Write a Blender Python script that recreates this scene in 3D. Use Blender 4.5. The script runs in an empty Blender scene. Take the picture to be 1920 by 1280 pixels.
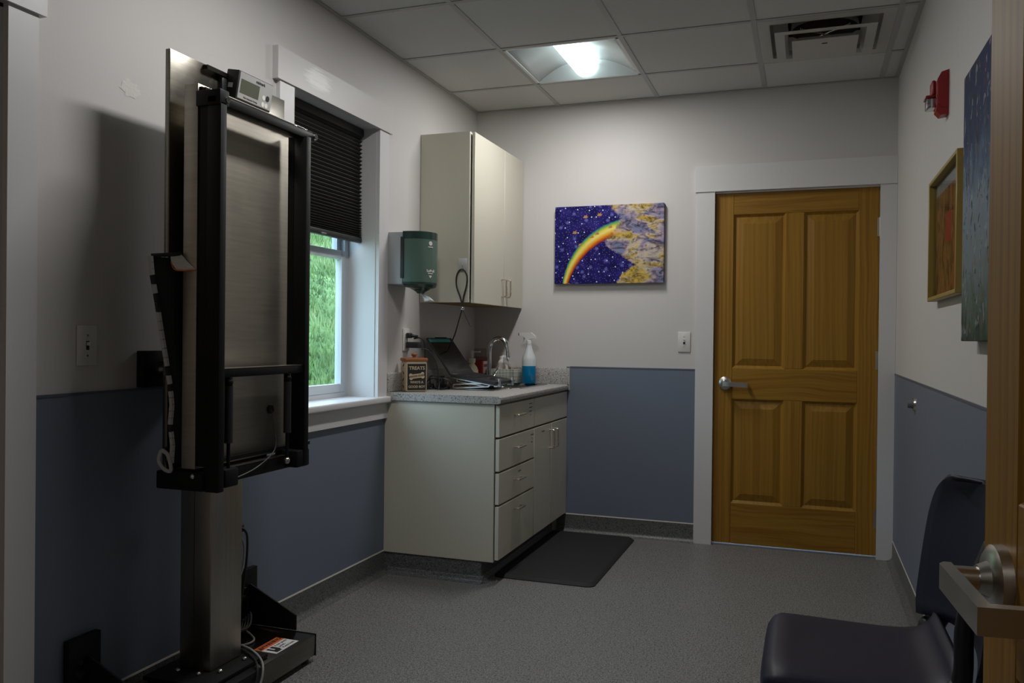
import bpy, bmesh, math, random
from mathutils import Vector, Matrix
random.seed(7)
D = bpy.data
SC = bpy.context.scene
COL = SC.collection

# ------------------------------------------------------------------ camera
def look_matrix(loc, yaw, pitch, roll):
    f = Vector((math.sin(yaw)*math.cos(pitch), math.cos(yaw)*math.cos(pitch), math.sin(pitch)))
    r = Vector((math.cos(yaw), -math.sin(yaw), 0)); u = r.cross(f)
    r2 = r*math.cos(roll)+u*math.sin(roll); u2 = -r*math.sin(roll)+u*math.cos(roll)
    m = Matrix((r2, u2, -f)).transposed().to_4x4(); m.translation = loc
    return m
cd = D.cameras.new('camera'); cam = D.objects.new('camera', cd); COL.objects.link(cam)
cd.sensor_width = 36.0; cd.lens = 1569.6/1920*36; cd.clip_start = .02
cam.matrix_world = look_matrix(Vector((2.0059, -4.9806, 1.1906)), -.3384, -.0051, .0106)
SC.camera = cam

# ------------------------------------------------------------------ world, exposure
w = D.worlds.new('overcast_sky'); SC.world = w; w.use_nodes = True
bg = w.node_tree.nodes['Background']; bg.inputs[0].default_value = (.56, .77, 1, 1); bg.inputs[1].default_value = 5.0
SC.view_settings.view_transform = 'Standard'; SC.view_settings.look = 'None'
SC.view_settings.exposure = 0.18; SC.view_settings.gamma = 1; SC.view_settings.use_curve_mapping = False
LAMP_BACK, LAMP_NEAR, LAMP_FILL = 11.5, 11.5, 4.5        # watts given off downward by the troffer lenses; corridor one is added fill

# ------------------------------------------------------------------ materials
MATS = {}
def new_mat(name):
    m = D.materials.new(name); m.use_nodes = True; MATS[name] = m
    return m, m.node_tree, m.node_tree.nodes['Principled BSDF']
def M(name, col=None, rough=.5, metal=0., spec=None, emit=None, bump=None, trans=None, coat=None):
    if name in MATS: return MATS[name]
    m, t, b = new_mat(name)
    b.inputs['Base Color'].default_value = (*col, 1); b.inputs['Roughness'].default_value = rough; b.inputs['Metallic'].default_value = metal
    if spec is not None: b.inputs['Specular IOR Level'].default_value = spec
    if emit: b.inputs['Emission Color'].default_value = (*emit[0], 1); b.inputs['Emission Strength'].default_value = emit[1]
    if trans: b.inputs['Transmission Weight'].default_value = trans
    if coat: b.inputs['Coat Weight'].default_value = coat
    # a little unevenness on everything so no surface is one flat value
    n = t.nodes.new('ShaderNodeTexNoise'); n.inputs['Scale'].default_value = bump[0] if bump else 40; n.inputs['Detail'].default_value = 4
    tc = t.nodes.new('ShaderNodeTexCoord'); t.links.new(tc.outputs['Object'], n.inputs['Vector'])
    if bump:
        bp = t.nodes.new('ShaderNodeBump'); bp.inputs['Strength'].default_value = bump[1]; bp.inputs['Distance'].default_value = .002
        t.links.new(n.outputs['Fac'], bp.inputs['Height']); t.links.new(bp.outputs['Normal'], b.inputs['Normal'])
    mr = t.nodes.new('ShaderNodeMapRange'); mr.inputs['To Min'].default_value = max(0, rough-.05); mr.inputs['To Max'].default_value = min(1, rough+.05)
    t.links.new(n.outputs['Fac'], mr.inputs['Value']); t.links.new(mr.outputs['Result'], b.inputs['Roughness'])
    return m
def ramp(t, stops, interp='LINEAR'):
    r = t.nodes.new('ShaderNodeValToRGB'); e = r.color_ramp.elements; r.color_ramp.interpolation = interp
    while len(e) < len(stops): e.new(.5)
    for el, (p, c) in zip(e, stops):
        el.position = p; el.color = (*c, 1) if len(c) == 3 else c
    return r
def coords(t, scale=(1, 1, 1), kind='Object', rot=(0, 0, 0)):
    tc = t.nodes.new('ShaderNodeTexCoord'); mp = t.nodes.new('ShaderNodeMapping')
    mp.inputs['Scale'].default_value = scale; mp.inputs['Rotation'].default_value = rot
    t.links.new(tc.outputs[kind], mp.inputs['Vector']); return mp.outputs['Vector']
def noise(t, vec, scale, detail=4, rough=.5, dist=0.):
    n = t.nodes.new('ShaderNodeTexNoise'); n.inputs['Scale'].default_value = scale; n.inputs['Detail'].default_value = detail
    n.inputs['Roughness'].default_value = rough; n.inputs['Distortion'].default_value = dist
    t.links.new(vec, n.inputs['Vector']); return n.outputs['Fac']
def math_n(t, op, a, b=None, c=None, clamp=False):
    n = t.nodes.new('ShaderNodeMath'); n.operation = op; n.use_clamp = clamp
    for i, v in enumerate((a, b, c)):
        if v is None: continue
        if isinstance(v, (int, float)): n.inputs[i].default_value = v
        else: t.links.new(v, n.inputs[i])
    return n.outputs[0]
def mixc(t, fac, a, b, mode='MIX'):
    n = t.nodes.new('ShaderNodeMix'); n.data_type = 'RGBA'; n.blend_type = mode
    for i, v in ((0, fac), (6, a), (7, b)):
        if isinstance(v, (int, float)): n.inputs[i].default_value = v
        elif isinstance(v, tuple): n.inputs[i].default_value = (*v, 1)
        else: t.links.new(v, n.inputs[i])
    return n.outputs[2]

def speckled(name, base, dark, light, scale, rough, amount=.5):
    m, t, b = new_mat(name); v = coords(t)
    n1 = noise(t, v, scale, 2, .6); n2 = noise(t, v, scale*1.7, 2, .6); n3 = noise(t, v, 2.2, 3)
    r1 = ramp(t, [(.40, (1, 1, 1)), (.47, (0, 0, 0))]); t.links.new(n1, r1.inputs[0])
    r2 = ramp(t, [(.55, (0, 0, 0)), (.62, (1, 1, 1))]); t.links.new(n2, r2.inputs[0])
    c = mixc(t, math_n(t, 'MULTIPLY', r1.outputs[0], amount), base, dark)
    c = mixc(t, math_n(t, 'MULTIPLY', r2.outputs[0], amount), c, light)
    t.links.new(c, b.inputs['Base Color'])
    mr = t.nodes.new('ShaderNodeMapRange'); mr.inputs['To Min'].default_value = rough-.08; mr.inputs['To Max'].default_value = rough+.1
    t.links.new(n3, mr.inputs['Value']); t.links.new(mr.outputs[0], b.inputs['Roughness'])
    bp = t.nodes.new('ShaderNodeBump'); bp.inputs['Strength'].default_value = .08; bp.inputs['Distance'].default_value = .001
    t.links.new(n1, bp.inputs['Height']); t.links.new(bp.outputs['Normal'], b.inputs['Normal'])
    return m
def pine(name, axis, base, dark, panel=False):
    m, t, b = new_mat(name)
    sc = {'z': (60, 60, .55), 'x': (.8, 34, 34), 'p': (52, 52, .5)}[axis]
    v = coords(t, sc)
    warp = noise(t, coords(t, {'z': (2, 2, .9), 'x': (.9, 2, 3), 'p': (2, 2, .9)}[axis]), 1.6, 2)
    ad = t.nodes.new('ShaderNodeVectorMath'); ad.operation = 'ADD'; t.links.new(v, ad.inputs[0])
    cx = t.nodes.new('ShaderNodeCombineXYZ'); k = math_n(t, 'MULTIPLY', warp, 4. if axis == 'x' else 2.2)
    t.links.new(k, cx.inputs[0 if axis != 'x' else 2]); t.links.new(cx.outputs[0], ad.inputs[1])
    n = noise(t, ad.outputs[0], 1.5, 5, .55)
    fine = noise(t, coords(t, tuple(s*6 for s in sc)), 1.5, 2)
    r = ramp(t, [(.36, dark), (.5, base), (.66, tuple(min(1, c*1.18) for c in base))]); t.links.new(n, r.inputs[0])
    c = mixc(t, math_n(t, 'MULTIPLY', fine, .25), r.outputs[0], dark)
    t.links.new(c, b.inputs['Base Color']); b.inputs['Roughness'].default_value = .48; b.inputs['Specular IOR Level'].default_value = .28
    bp = t.nodes.new('ShaderNodeBump'); bp.inputs['Strength'].default_value = .08; bp.inputs['Distance'].default_value = .001
    t.links.new(n, bp.inputs['Height']); t.links.new(bp.outputs['Normal'], b.inputs['Normal'])
    return m
def brushed(name, col, rough, sc=(3, 3, 160)):
    m, t, b = new_mat(name); n = noise(t, coords(t, sc), 1.0, 4)
    r = ramp(t, [(.3, tuple(c*.86 for c in col)), (.7, col)]); t.links.new(n, r.inputs[0]); t.links.new(r.outputs[0], b.inputs['Base Color'])
    b.inputs['Metallic'].default_value = 1
    smudge = noise(t, coords(t), 5, 4, .6)
    mr = t.nodes.new('ShaderNodeMapRange'); mr.inputs['To Min'].default_value = rough-.1; mr.inputs['To Max'].default_value = rough+.12
    t.links.new(smudge, mr.inputs['Value']); t.links.new(mr.outputs[0], b.inputs['Roughness'])
    bp = t.nodes.new('ShaderNodeBump'); bp.inputs['Strength'].default_value = .05; bp.inputs['Distance'].default_value = .001
    t.links.new(n, bp.inputs['Height']); t.links.new(bp.outputs['Normal'], b.inputs['Normal'])
    return m

WHITE = M('wall_paint_white', (.60, .575, .56), .6, bump=(180, .12))
BLUE = M('wall_paint_blue', (.150, .178, .235), .5, bump=(180, .1))
BLUECAP = M('wainscot_cap', (.10, .115, .155), .45)
TRIM = M('trim_white', (.66, .65, .65), .4)
TRIMB = None
TILE = M('ceiling_tile', (.58, .575, .56), .9, bump=(260, .35))
GRID = M('ceiling_grid', (.40, .40, .39), .5)
FLOOR = speckled('floor_vinyl', (.165, .162, .155), (.035, .035, .035), (.42, .42, .41), 120, .42, .9)
COVE = speckled('cove_base', (.105, .107, .108), (.03, .03, .035), (.25, .25, .25), 120, .4, .8)
CAULK = M('caulk', (.55, .52, .47), .6)
COUNTER = speckled('countertop_laminate', (.40, .385, .36), (.13, .125, .12), (.62, .61, .59), 150, .38, .9)
LAM = M('cabinet_laminate', (.60, .575, .475), .42)
LAMEDGE = M('cabinet_edge', (.66, .64, .56), .4)
PARTICLE = M('raw_board', (.26, .16, .05), .7)
PINE_V = pine('pine_vertical', 'z', (0.304, 0.156, 0.020), (.235, .106, .011))
PINE_H = pine('pine_horizontal', 'x', (0.294, 0.151, 0.019), (.225, .100, .010))
PINE_P = pine('pine_panel', 'p', (0.285, 0.147, 0.018), (.25, .118, .013))
STEEL = brushed('brushed_steel', (.22, .205, .175), .2, (3, 3, 150))
STEELP = brushed('brushed_steel_panel', (.52, .48, .41), .5, (6, 6, 90))
STEELV = brushed('brushed_steel_vertical', (.46, .43, .37), .38, (150, 150, 3))
CHROME = M('chrome', (.75, .75, .76), .1, 1)
NICKEL = M('satin_nickel', (.56, .53, .49), .3, 1)
BRASSY = M('warm_nickel', (.66, .60, .52), .28, 1)
BLACK = M('black_steel', (.008, .008, .009), .5, spec=.22)
BLACKP = M('black_plastic', (.018, .018, .02), .5)
RUBBER = M('black_rubber', (.012, .012, .013), .75, bump=(300, .3))
DARK = M('dark_cavity', (.02, .02, .02), .9)
PLATEW = M('switch_plate', (.68, .66, .62), .35)
GREYCORD = M('grey_cord', (.34, .34, .33), .5)
NAVY = M('navy_plastic', (.012, .013, .032), .45, spec=.35, bump=(500, .15))
RED = M('alarm_red', (.30, .012, .016), .35)
ORANGE = M('label_orange', (.80, .16, .02), .5)
PAPER = M('white_print', (.75, .74, .72), .6)
INK = M('black_ink', (.015, .015, .017), .6)
GREYBODY = M('grey_plastic', (.36, .37, .38), .45)
SMOKE = M('smoky_green_plastic', (.022, .050, .042), .16)
SMOKEROLL = M('towel_roll_behind_cover', (.085, .140, .115), .22)
CLEARW = M('frosted_plastic', (.66, .70, .72), .3)
LIQUID = M('blue_liquid', (.0, .22, .46), .18)
TERRA = M('stained_wood_lid', (.30, .10, .03), .45)
TAN = M('cream_tin', (.55, .42, .26), .5)
TANBONE = M('tan_bone', (.60, .44, .26), .5)
TISSUE = M('tissue_paper', (.78, .77, .75), .8)
ALU = M('aluminium', (.66, .67, .69), .3, 1)
TEAL = M('teal_sticker', (.02, .22, .20), .4)
SCREENK = M('laptop_screen', (.010, .010, .011), .22)
LCD = M('lcd_screen', (.085, .095, .065), .3)
YELLOW = M('yellow_plastic', (.50, .46, .14), .5)
WHITEP = M('white_plastic', (.70, .69, .66), .35)
LIQSOAP = M('soap_bottle', (.62, .58, .42), .3)
BLINDM = M('shade_fabric', (.050, .049, .048), .7)
VINYLW = M('window_vinyl', (.62, .65, .68), .35)

def glass_mat(name, tint, gloss=.08):
    m, t, b = new_mat(name); t.nodes.remove(b)
    tr = t.nodes.new('ShaderNodeBsdfTransparent'); tr.inputs[0].default_value = (*tint, 1)
    gl = t.nodes.new('ShaderNodeBsdfGlossy'); gl.inputs['Roughness'].default_value = .03
    lw = t.nodes.new('ShaderNodeLayerWeight'); fr = math_n(t, 'MULTIPLY_ADD', math_n(t, 'POWER', lw.outputs['Facing'], 5.), .35, .03)
    mx = t.nodes.new('ShaderNodeMixShader'); t.links.new(fr, mx.inputs[0]); t.links.new(tr.outputs[0], mx.inputs[1]); t.links.new(gl.outputs[0], mx.inputs[2])
    t.links.new(mx.outputs[0], t.nodes['Material Output'].inputs[0]); return m
GLASS = glass_mat('window_glass', (.93, .96, .95))
CLEAR = glass_mat('clear_plastic', (.86, .86, .86))
CLEARRED = glass_mat('clear_red_plastic', (.9, .6, .6))

# ------------------------------------------------------------------ mesh helpers (world coordinates unless local)
def world_loc(o):
    v = Vector((0, 0, 0))
    while o is not None: v += o.location; o = o.parent
    return v
def obj(name, bm, mat, parent=None, smooth=False, local=False, auto=False):
    bmesh.ops.recalc_face_normals(bm, faces=bm.faces[:])
    me = D.meshes.new(name)
    if parent is not None and not local: bmesh.ops.translate(bm, verts=bm.verts[:], vec=-world_loc(parent))
    bm.to_mesh(me); bm.free()
    for mm in (mat if isinstance(mat, (list, tuple)) else [mat]): me.materials.append(mm)
    o = D.objects.new(name, me); COL.objects.link(o); o.parent = parent
    if smooth:
        for p in me.polygons: p.use_smooth = True
        if auto: me.set_sharp_from_angle(angle=math.radians(38))
    return o
def bx(bm, x0, x1, y0, y1, z0, z1, bev=0., seg=2, mat=None):
    vs = bmesh.ops.create_cube(bm, size=1)['verts']
    for v in vs:
        v.co = Vector(((x0+x1)/2+v.co.x*(x1-x0), (y0+y1)/2+v.co.y*(y1-y0), (z0+z1)/2+v.co.z*(z1-z0)))
    if bev:
        es = list({e for v in vs for e in v.link_edges})
        bmesh.ops.bevel(bm, geom=es, offset=bev, segments=seg, affect='EDGES', profile=.5)
    return vs
def cyl(bm, a, b, r, r2=None, n=20, caps=True):
    a, b = Vector(a), Vector(b); d = b-a
    m = Matrix.Translation((a+b)/2) @ d.to_track_quat('Z', 'Y').to_matrix().to_4x4()
    bmesh.ops.create_cone(bm, cap_ends=caps, segments=n, radius1=r, radius2=r if r2 is None else r2, depth=d.length, matrix=m)
def ball(bm, c, r, n=12, scale=(1, 1, 1)):
    bmesh.ops.create_uvsphere(bm, u_segments=n*2, v_segments=n, radius=r, matrix=Matrix.Translation(c) @ Matrix.Diagonal((*scale, 1)))
def spline(pts, sub=6):
    pts = [Vector(p) for p in pts]; out = []
    for i in range(len(pts)-1):
        p0 = pts[max(i-1, 0)]; p1 = pts[i]; p2 = pts[i+1]; p3 = pts[min(i+2, len(pts)-1)]
        for k in range(sub):
            s = k/sub
            out.append(.5*((2*p1)+(p2-p0)*s+(2*p0-5*p1+4*p2-p3)*s*s+(3*p1-p0-3*p2+p3)*s**3))
    out.append(pts[-1]); return out
def tube(bm, pts, r, n=8, sub=6, smooth=True, closed=False):
    P = spline(pts, sub) if smooth else [Vector(p) for p in pts]
    rings = []; up = None
    for i, p in enumerate(P):
        d = (P[min(i+1, len(P)-1)]-P[max(i-1, 0)])
        if d.length < 1e-9: d = Vector((0, 0, 1))
        d.normalize()
        if up is None: up = d.orthogonal().normalized()
        s = d.cross(up)
        if s.length < 1e-6: s = d.orthogonal()
        s.normalize(); up = s.cross(d).normalized()
        rr = r[i*(len(r)-1)//max(1, len(P)-1)] if isinstance(r, (list, tuple)) else r
        rings.append([bm.verts.new(p+(s*math.cos(2*math.pi*k/n)+up*math.sin(2*math.pi*k/n))*rr) for k in range(n)])
    for a, b in zip(rings, rings[1:]):
        for k in range(n): bm.faces.new((a[k], a[(k+1) % n], b[(k+1) % n], b[k]))
    bm.faces.new(rings[0][::-1]); bm.faces.new(rings[-1])
def lathe(bm, prof, c, n=28):
    c = Vector(c); rings = []
    for r, z in prof:
        rings.append([bm.verts.new(c+Vector((max(r, 1e-4)*math.cos(2*math.pi*k/n), max(r, 1e-4)*math.sin(2*math.pi*k/n), z))) for k in range(n)])
    for a, b in zip(rings, rings[1:]):
        for k in range(n): bm.faces.new((a[k], a[(k+1) % n], b[(k+1) % n], b[k]))
    bm.faces.new(rings[0][::-1]); bm.faces.new(rings[-1])
def prism(bm, poly, fn, t0, t1):
    """extrude a 2D polygon: fn(u, v, t) -> point"""
    a = [bm.verts.new(fn(u, v, t0)) for u, v in poly]; b = [bm.verts.new(fn(u, v, t1)) for u, v in poly]
    n = len(poly); bm.faces.new(a); bm.faces.new(b[::-1])
    for i in range(n): bm.faces.new((a[i], b[i], b[(i+1) % n], a[(i+1) % n]))
def sheet(bm, grid, thick=0.):
    """grid of points -> surface, optionally thickened along normals"""
    V = [[bm.verts.new(p) for p in row] for row in grid]; F = []
    for i in range(len(V)-1):
        for j in range(len(V[0])-1):
            F.append(bm.faces.new((V[i][j], V[i+1][j], V[i+1][j+1], V[i][j+1])))
    if thick:
        bmesh.ops.recalc_face_normals(bm, faces=F)
        bmesh.ops.solidify(bm, geom=F, thickness=thick)
    return F
def NB(): return bmesh.new()
def box(name, mat, parent, *dims, bev=0., seg=2, smooth=False):
    bm = NB(); bx(bm, *dims, bev=bev, seg=seg); return obj(name, bm, mat, parent, smooth=smooth or (bev > 0), auto=True)
def boxes(name, mat, parent, lst, bev=0.):
    bm = NB()
    for d in lst: bx(bm, *d, bev=bev)
    return obj(name, bm, mat, parent, smooth=bev > 0, auto=True)
def cylo(name, mat, parent, a, b, r, r2=None, n=20):
    bm = NB(); cyl(bm, a, b, r, r2, n); return obj(name, bm, mat, parent, smooth=True, auto=True)
def tubeo(name, mat, parent, pts, r, n=8, sub=6, smooth=True):
    bm = NB(); tube(bm, pts, r, n, sub, smooth); return obj(name, bm, mat, parent, smooth=True, auto=True)
def thing(name, label, cat, loc=(0, 0, 0), rot=0., group=None):
    o = D.objects.new(name, None); COL.objects.link(o); o.location = loc; o.rotation_euler = (0, 0, rot); o.empty_display_size = .05
    return tag(o, label, cat, group)
def tag(o, label, cat, group=None):
    o['label'] = label; o['category'] = cat
    if group: o['group'] = group
    return o
def struct(o): o['kind'] = 'structure'; return o
def text(name, body, size, origin, right, up, mat, parent, align='CENTER', bold=0., local=False, ext=.0004, width=1.):
    """flat lettering as a mesh on a plane: origin, right and up vectors in world space"""
    c = D.curves.new('lettering', 'FONT'); c.body = body; c.size = size; c.align_x = align; c.align_y = 'CENTER'; c.extrude = ext; c.offset = bold; c.resolution_u = 3
    to = D.objects.new('lettering_tmp', c); COL.objects.link(to)
    bpy.context.view_layer.update()
    me = D.meshes.new_from_object(to.evaluated_get(bpy.context.evaluated_depsgraph_get()))
    D.objects.remove(to); D.curves.remove(c)
    r, u = Vector(right).normalized(), Vector(up).normalized(); n = r.cross(u)
    m = Matrix((r*width, u, n)).transposed().to_4x4(); m.translation = Vector(origin)
    if parent is not None and not local: m.translation -= world_loc(parent)
    me.transform(m); me.materials.clear(); me.materials.append(mat)
    o = D.objects.new(name, me); COL.objects.link(o); o.parent = parent; return o

# ------------------------------------------------------------------ the room
W, H, HW, HB = 2.461, 2.6207, 1.014, .106
YF = -4.80                       # inner face of the front wall; the camera stands in its doorway
T = .6096
X1, Y1 = .5445, -.4572           # ceiling grid lines

floor = struct(box('floor', FLOOR, None, -.2, 2.8, -7.2, .2, -.1, 0))

# window opening in the left wall and door opening in it
WY0, WY1, WZ0, WZ1 = -2.045, -1.317, .885, 2.212
LD0, LD1 = -4.25, -3.345
bm = NB()
for d in [(-.2, 0, -4.95, LD0, 0, 2.8), (-.2, 0, LD0, LD1, 2.055, 2.8), (-.2, 0, LD1, WY0, 0, 2.8), (-.2, 0, WY0, WY1, 0, WZ0), (-.2, 0, WY0, WY1, WZ1, 2.8), (-.2, 0, WY1, .15, 0, 2.8)]: bx(bm, *d)
wall_left = struct(obj('wall_left', bm, WHITE))
DX0, DX1, DH = 1.4917, 2.3797, 2.04
bm = NB()
for d in [(0, DX0, 0, .15, 0, 2.8), (DX0, DX1, 0, .15, DH, 2.8), (DX1, W, 0, .15, 0, 2.8)]: bx(bm, *d)
wall_back = struct(obj('wall_back', bm, WHITE))
wall_right = struct(box('wall_right', WHITE, None, W, W+.15, -7.2, .15, 0, 2.8))
bm = NB()
OX0, OX1 = 1.33, 2.315
for d in [(0, OX0, YF-.15, YF, 0, 2.8), (OX0, OX1, YF-.15, YF, 2.06, 2.8), (OX1, W, YF-.15, YF, 0, 2.8)]: bx(bm, *d)
wall_front = struct(obj('wall_front', bm, WHITE))
bm = NB(); bx(bm, -.2, W+.15, -7.35, -7.2, 0, 2.8); bx(bm, -.35, -.2, -7.35, YF-.15, 0, 2.8)
wall_corridor = struct(obj('wall_corridor', bm, WHITE))
box('door_lining', TRIM, struct(box('trim_front', TRIM, None, OX0-.1, OX0, YF, YF+.018, 0, 2.06)), OX0, OX0+.018, YF-.15, YF, 0, 2.06)

# wainscot: thin blue sheets with a narrow cap, slightly proud of the wall
def wains(name, lst, caps):
    o = struct(boxes(name, BLUE, None, lst)); boxes('cap', BLUECAP, o, caps); return o
p = .003
wains('trim_left', [(0, p, LD1+.095, -1.15, HB-.01, HW) if False else (0, p, -3.25, -2.15, HB-.01, HW), (0, p, -2.15, -1.20, HB-.01, .782)], [(0, p+.002, -3.25, -2.147, HW-.006, HW+.002)])
wains('trim_back', [(.612, 1.396, -p, 0, HB-.01, HW)], [(.636, 1.396, -p-.002, 0, HW-.006, HW+.002)])
wains('trim_right', [(W-p, W, YF, -.02, HB-.01, HW)], [(W-p-.002, W, YF, -.02, HW-.006, HW+.002)])

# cove base with a concave foot and a caulk line
def cove(name, path, inward):
    """path: two xy points; inward: unit vector into the room"""
    a, b = Vector((*path[0], 0)), Vector((*path[1], 0)); n = Vector((*inward, 0))
    prof = [(0, 0), (.036, .0), (.030, .0025)]+[(.0055+.0245*(1-math.sin(t)), .0025+.0245*(1-math.cos(t))) for t in [i*math.pi/12 for i in range(1, 7)]]+[(.005, HB), (0, HB)]
    bm = NB(); prism(bm, prof, lambda u, v, t: a+(b-a)*t+n*u+Vector((0, 0, v)), 0, 1)
    o = struct(obj(name, bm, COVE, smooth=True, auto=True))
    bm = NB(); prism(bm, [(0, HB), (.006, HB), (.004, HB+.006), (0, HB+.007)], lambda u, v, t: a+(b-a)*t+n*u+Vector((0, 0, v)), 0, 1)
    obj('caulk_line', bm, CAULK, o); return o
cove('baseboard_left', ((0, -3.25), (0, -1.205)), (1, 0))
cove('baseboard_back', ((.56, 0), (1.396, 0)), (0, -1))
cove('baseboard_right', ((W, YF), (W, -.02)), (-1, 0))

# ceiling: slab, tiles and grid bars one by one
ceiling = struct(box('ceiling', TILE, None, -.2, W+.15, -7.2, .15, 2.80, 2.9))
gx = [0]+[X1+T*i for i in range(4)]+[W]
gy = [0]+[Y1-T*i for i in range(8)]
gy = [y for y in gy if y > YF]+[YF]
LAMPS = {(1, 1), (1, 4)}; VENT = (3, 1)
for i in range(5):
    for j in range(len(gy)-1):
        if (i, j) in LAMPS or (i, j) == VENT: continue
        box('ceiling_tile', TILE, ceiling, gx[i]+.004, gx[i+1]-.004, gy[j+1]+.004, gy[j]-.004, H+.003, H+.018)
for x in gx[1:-1]: boxes('grid_bar', GRID, ceiling, [(x-.012, x+.012, YF, 0, H, H+.002), (x-.0015, x+.0015, YF, 0, H+.002, H+.035)])
for y in gy[1:-1]: boxes('grid_bar', GRID, ceiling, [(0, W, y-.012, y+.012, H-.0004, H+.0016)])
boxes('wall_angle', GRID, ceiling, [(0, .02, YF, 0, H-.0008, H+.0012), (W-.02, W, YF, 0, H-.0008, H+.0012), (.02, W-.02, -.02, 0, H-.0008, H+.0012), (0, .001, YF, 0, H, H+.03), (W-.001, W, YF, 0, H, H+.03)])
boxes('corridor_ceiling', TILE, ceiling, [(-.2, 1.55, -7.2, YF-.15, H, H+.02), (1.55+T, W, -7.2, YF-.15, H, H+.02), (1.55, 1.55+T, -7.2, -6.2, H, H+.02), (1.55, 1.55+T, -6.2+T, YF-.15, H, H+.02)])

# ------------------------------------------------------------------ troffers (the room's lamps and an added corridor fill)
def troffer(x0, x1, y0, y1, strength, label):
    t = thing('ceiling_light', label, 'ceiling light', ((x0+x1)/2, (y0+y1)/2, H), group='square troffers set in the ceiling grid')
    e = M('lens_glow', (.9, .95, 1), .5, emit=((.78, 1, 1), 2.6)); e.cycles.emission_sampling = 'NONE'
    REF = M('reflector_white', (.72, .72, .72), .35)
    xc = (x0+x1)/2; a, b = x0+.012, x1-.012; c, d = y0+.012, y1-.012
    boxes('frame', REF, t, [(a, b, c, c+.014, H, H+.006), (a, b, d-.014, d, H, H+.006), (a, a+.014, c, d, H, H+.006), (b-.014, b, c, d, H, H+.006)])
    for s in (-1, 1):
        g = []
        for k in range(9):
            q = k/8; x = xc+s*(.288-.245*q); z = H+.003+.085*math.sin(q*math.pi/2)
            g.append([(x, c+.012, z), (x, d-.012, z)])
        bm = NB(); sheet(bm, g, .001); obj('reflector', bm, REF, t, smooth=True)
    for y, s in ((c+.012, 1), (d-.012, -1)):                       # curved white end plates
        poly = [(xc-.288, H+.003)]+[(xc-.288+.576*k/12, H+.003+.088*math.sin(math.pi*k/12)**.7) for k in range(1, 12)]+[(xc+.288, H+.003)]
        bm = NB(); prism(bm, poly, lambda u, v, q: Vector((u, y+s*(.002*q+(v-H)*.55), v)), 0, 1); obj('end_plate', bm, REF, t)
    bm = NB(); g = []
    for k in range(15):
        th = math.pi*k/14; g.append([(xc+.066*math.cos(th), c+.05, H+.060-.062*math.sin(th)), (xc+.066*math.cos(th), d-.05, H+.060-.062*math.sin(th))])
    V = sheet(bm, g); 
    for yy in (c+.05, d-.05):
        vs = [bm.verts.new((xc+.066*math.cos(math.pi*k/14), yy, H+.060-.062*math.sin(math.pi*k/14))) for k in range(15)]; bm.faces.new(vs)
    obj('lens', bm, e, t, smooth=True, auto=True)
    ld = D.lights.new('lens_light', 'AREA'); ld.shape = 'RECTANGLE'; ld.size = .10 if strength == LAMP_BACK else .30; ld.size_y = d-c-.104; ld.energy = strength; ld.color = (1, .975, .955)
    lo = D.objects.new('lens_light', ld); COL.objects.link(lo); lo.parent = t; lo.location = (0, 0, -.004)
    boxes('housing', DARK, t, [(a, b, c, d, H+.105, H+.115), (a-.004, a, c, d, H+.004, H+.115), (b, b+.004, c, d, H+.004, H+.115), (a, b, c-.004, c, H+.004, H+.115), (a, b, d, d+.004, H+.004, H+.115)])
    return t
troffer(gx[1], gx[2], gy[2], gy[1], LAMP_BACK, 'glowing square ceiling light with a rounded centre lens near the back wall')
troffer(gx[1], gx[2], gy[5], gy[4], LAMP_NEAR, 'square ceiling light above the folded exam table')
troffer(1.55, 1.55+T, -6.2, -6.2+T, LAMP_FILL, 'square ceiling light added unseen in the corridor as fill')  # added troffer, out of view, to give fill light through the doorway

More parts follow.
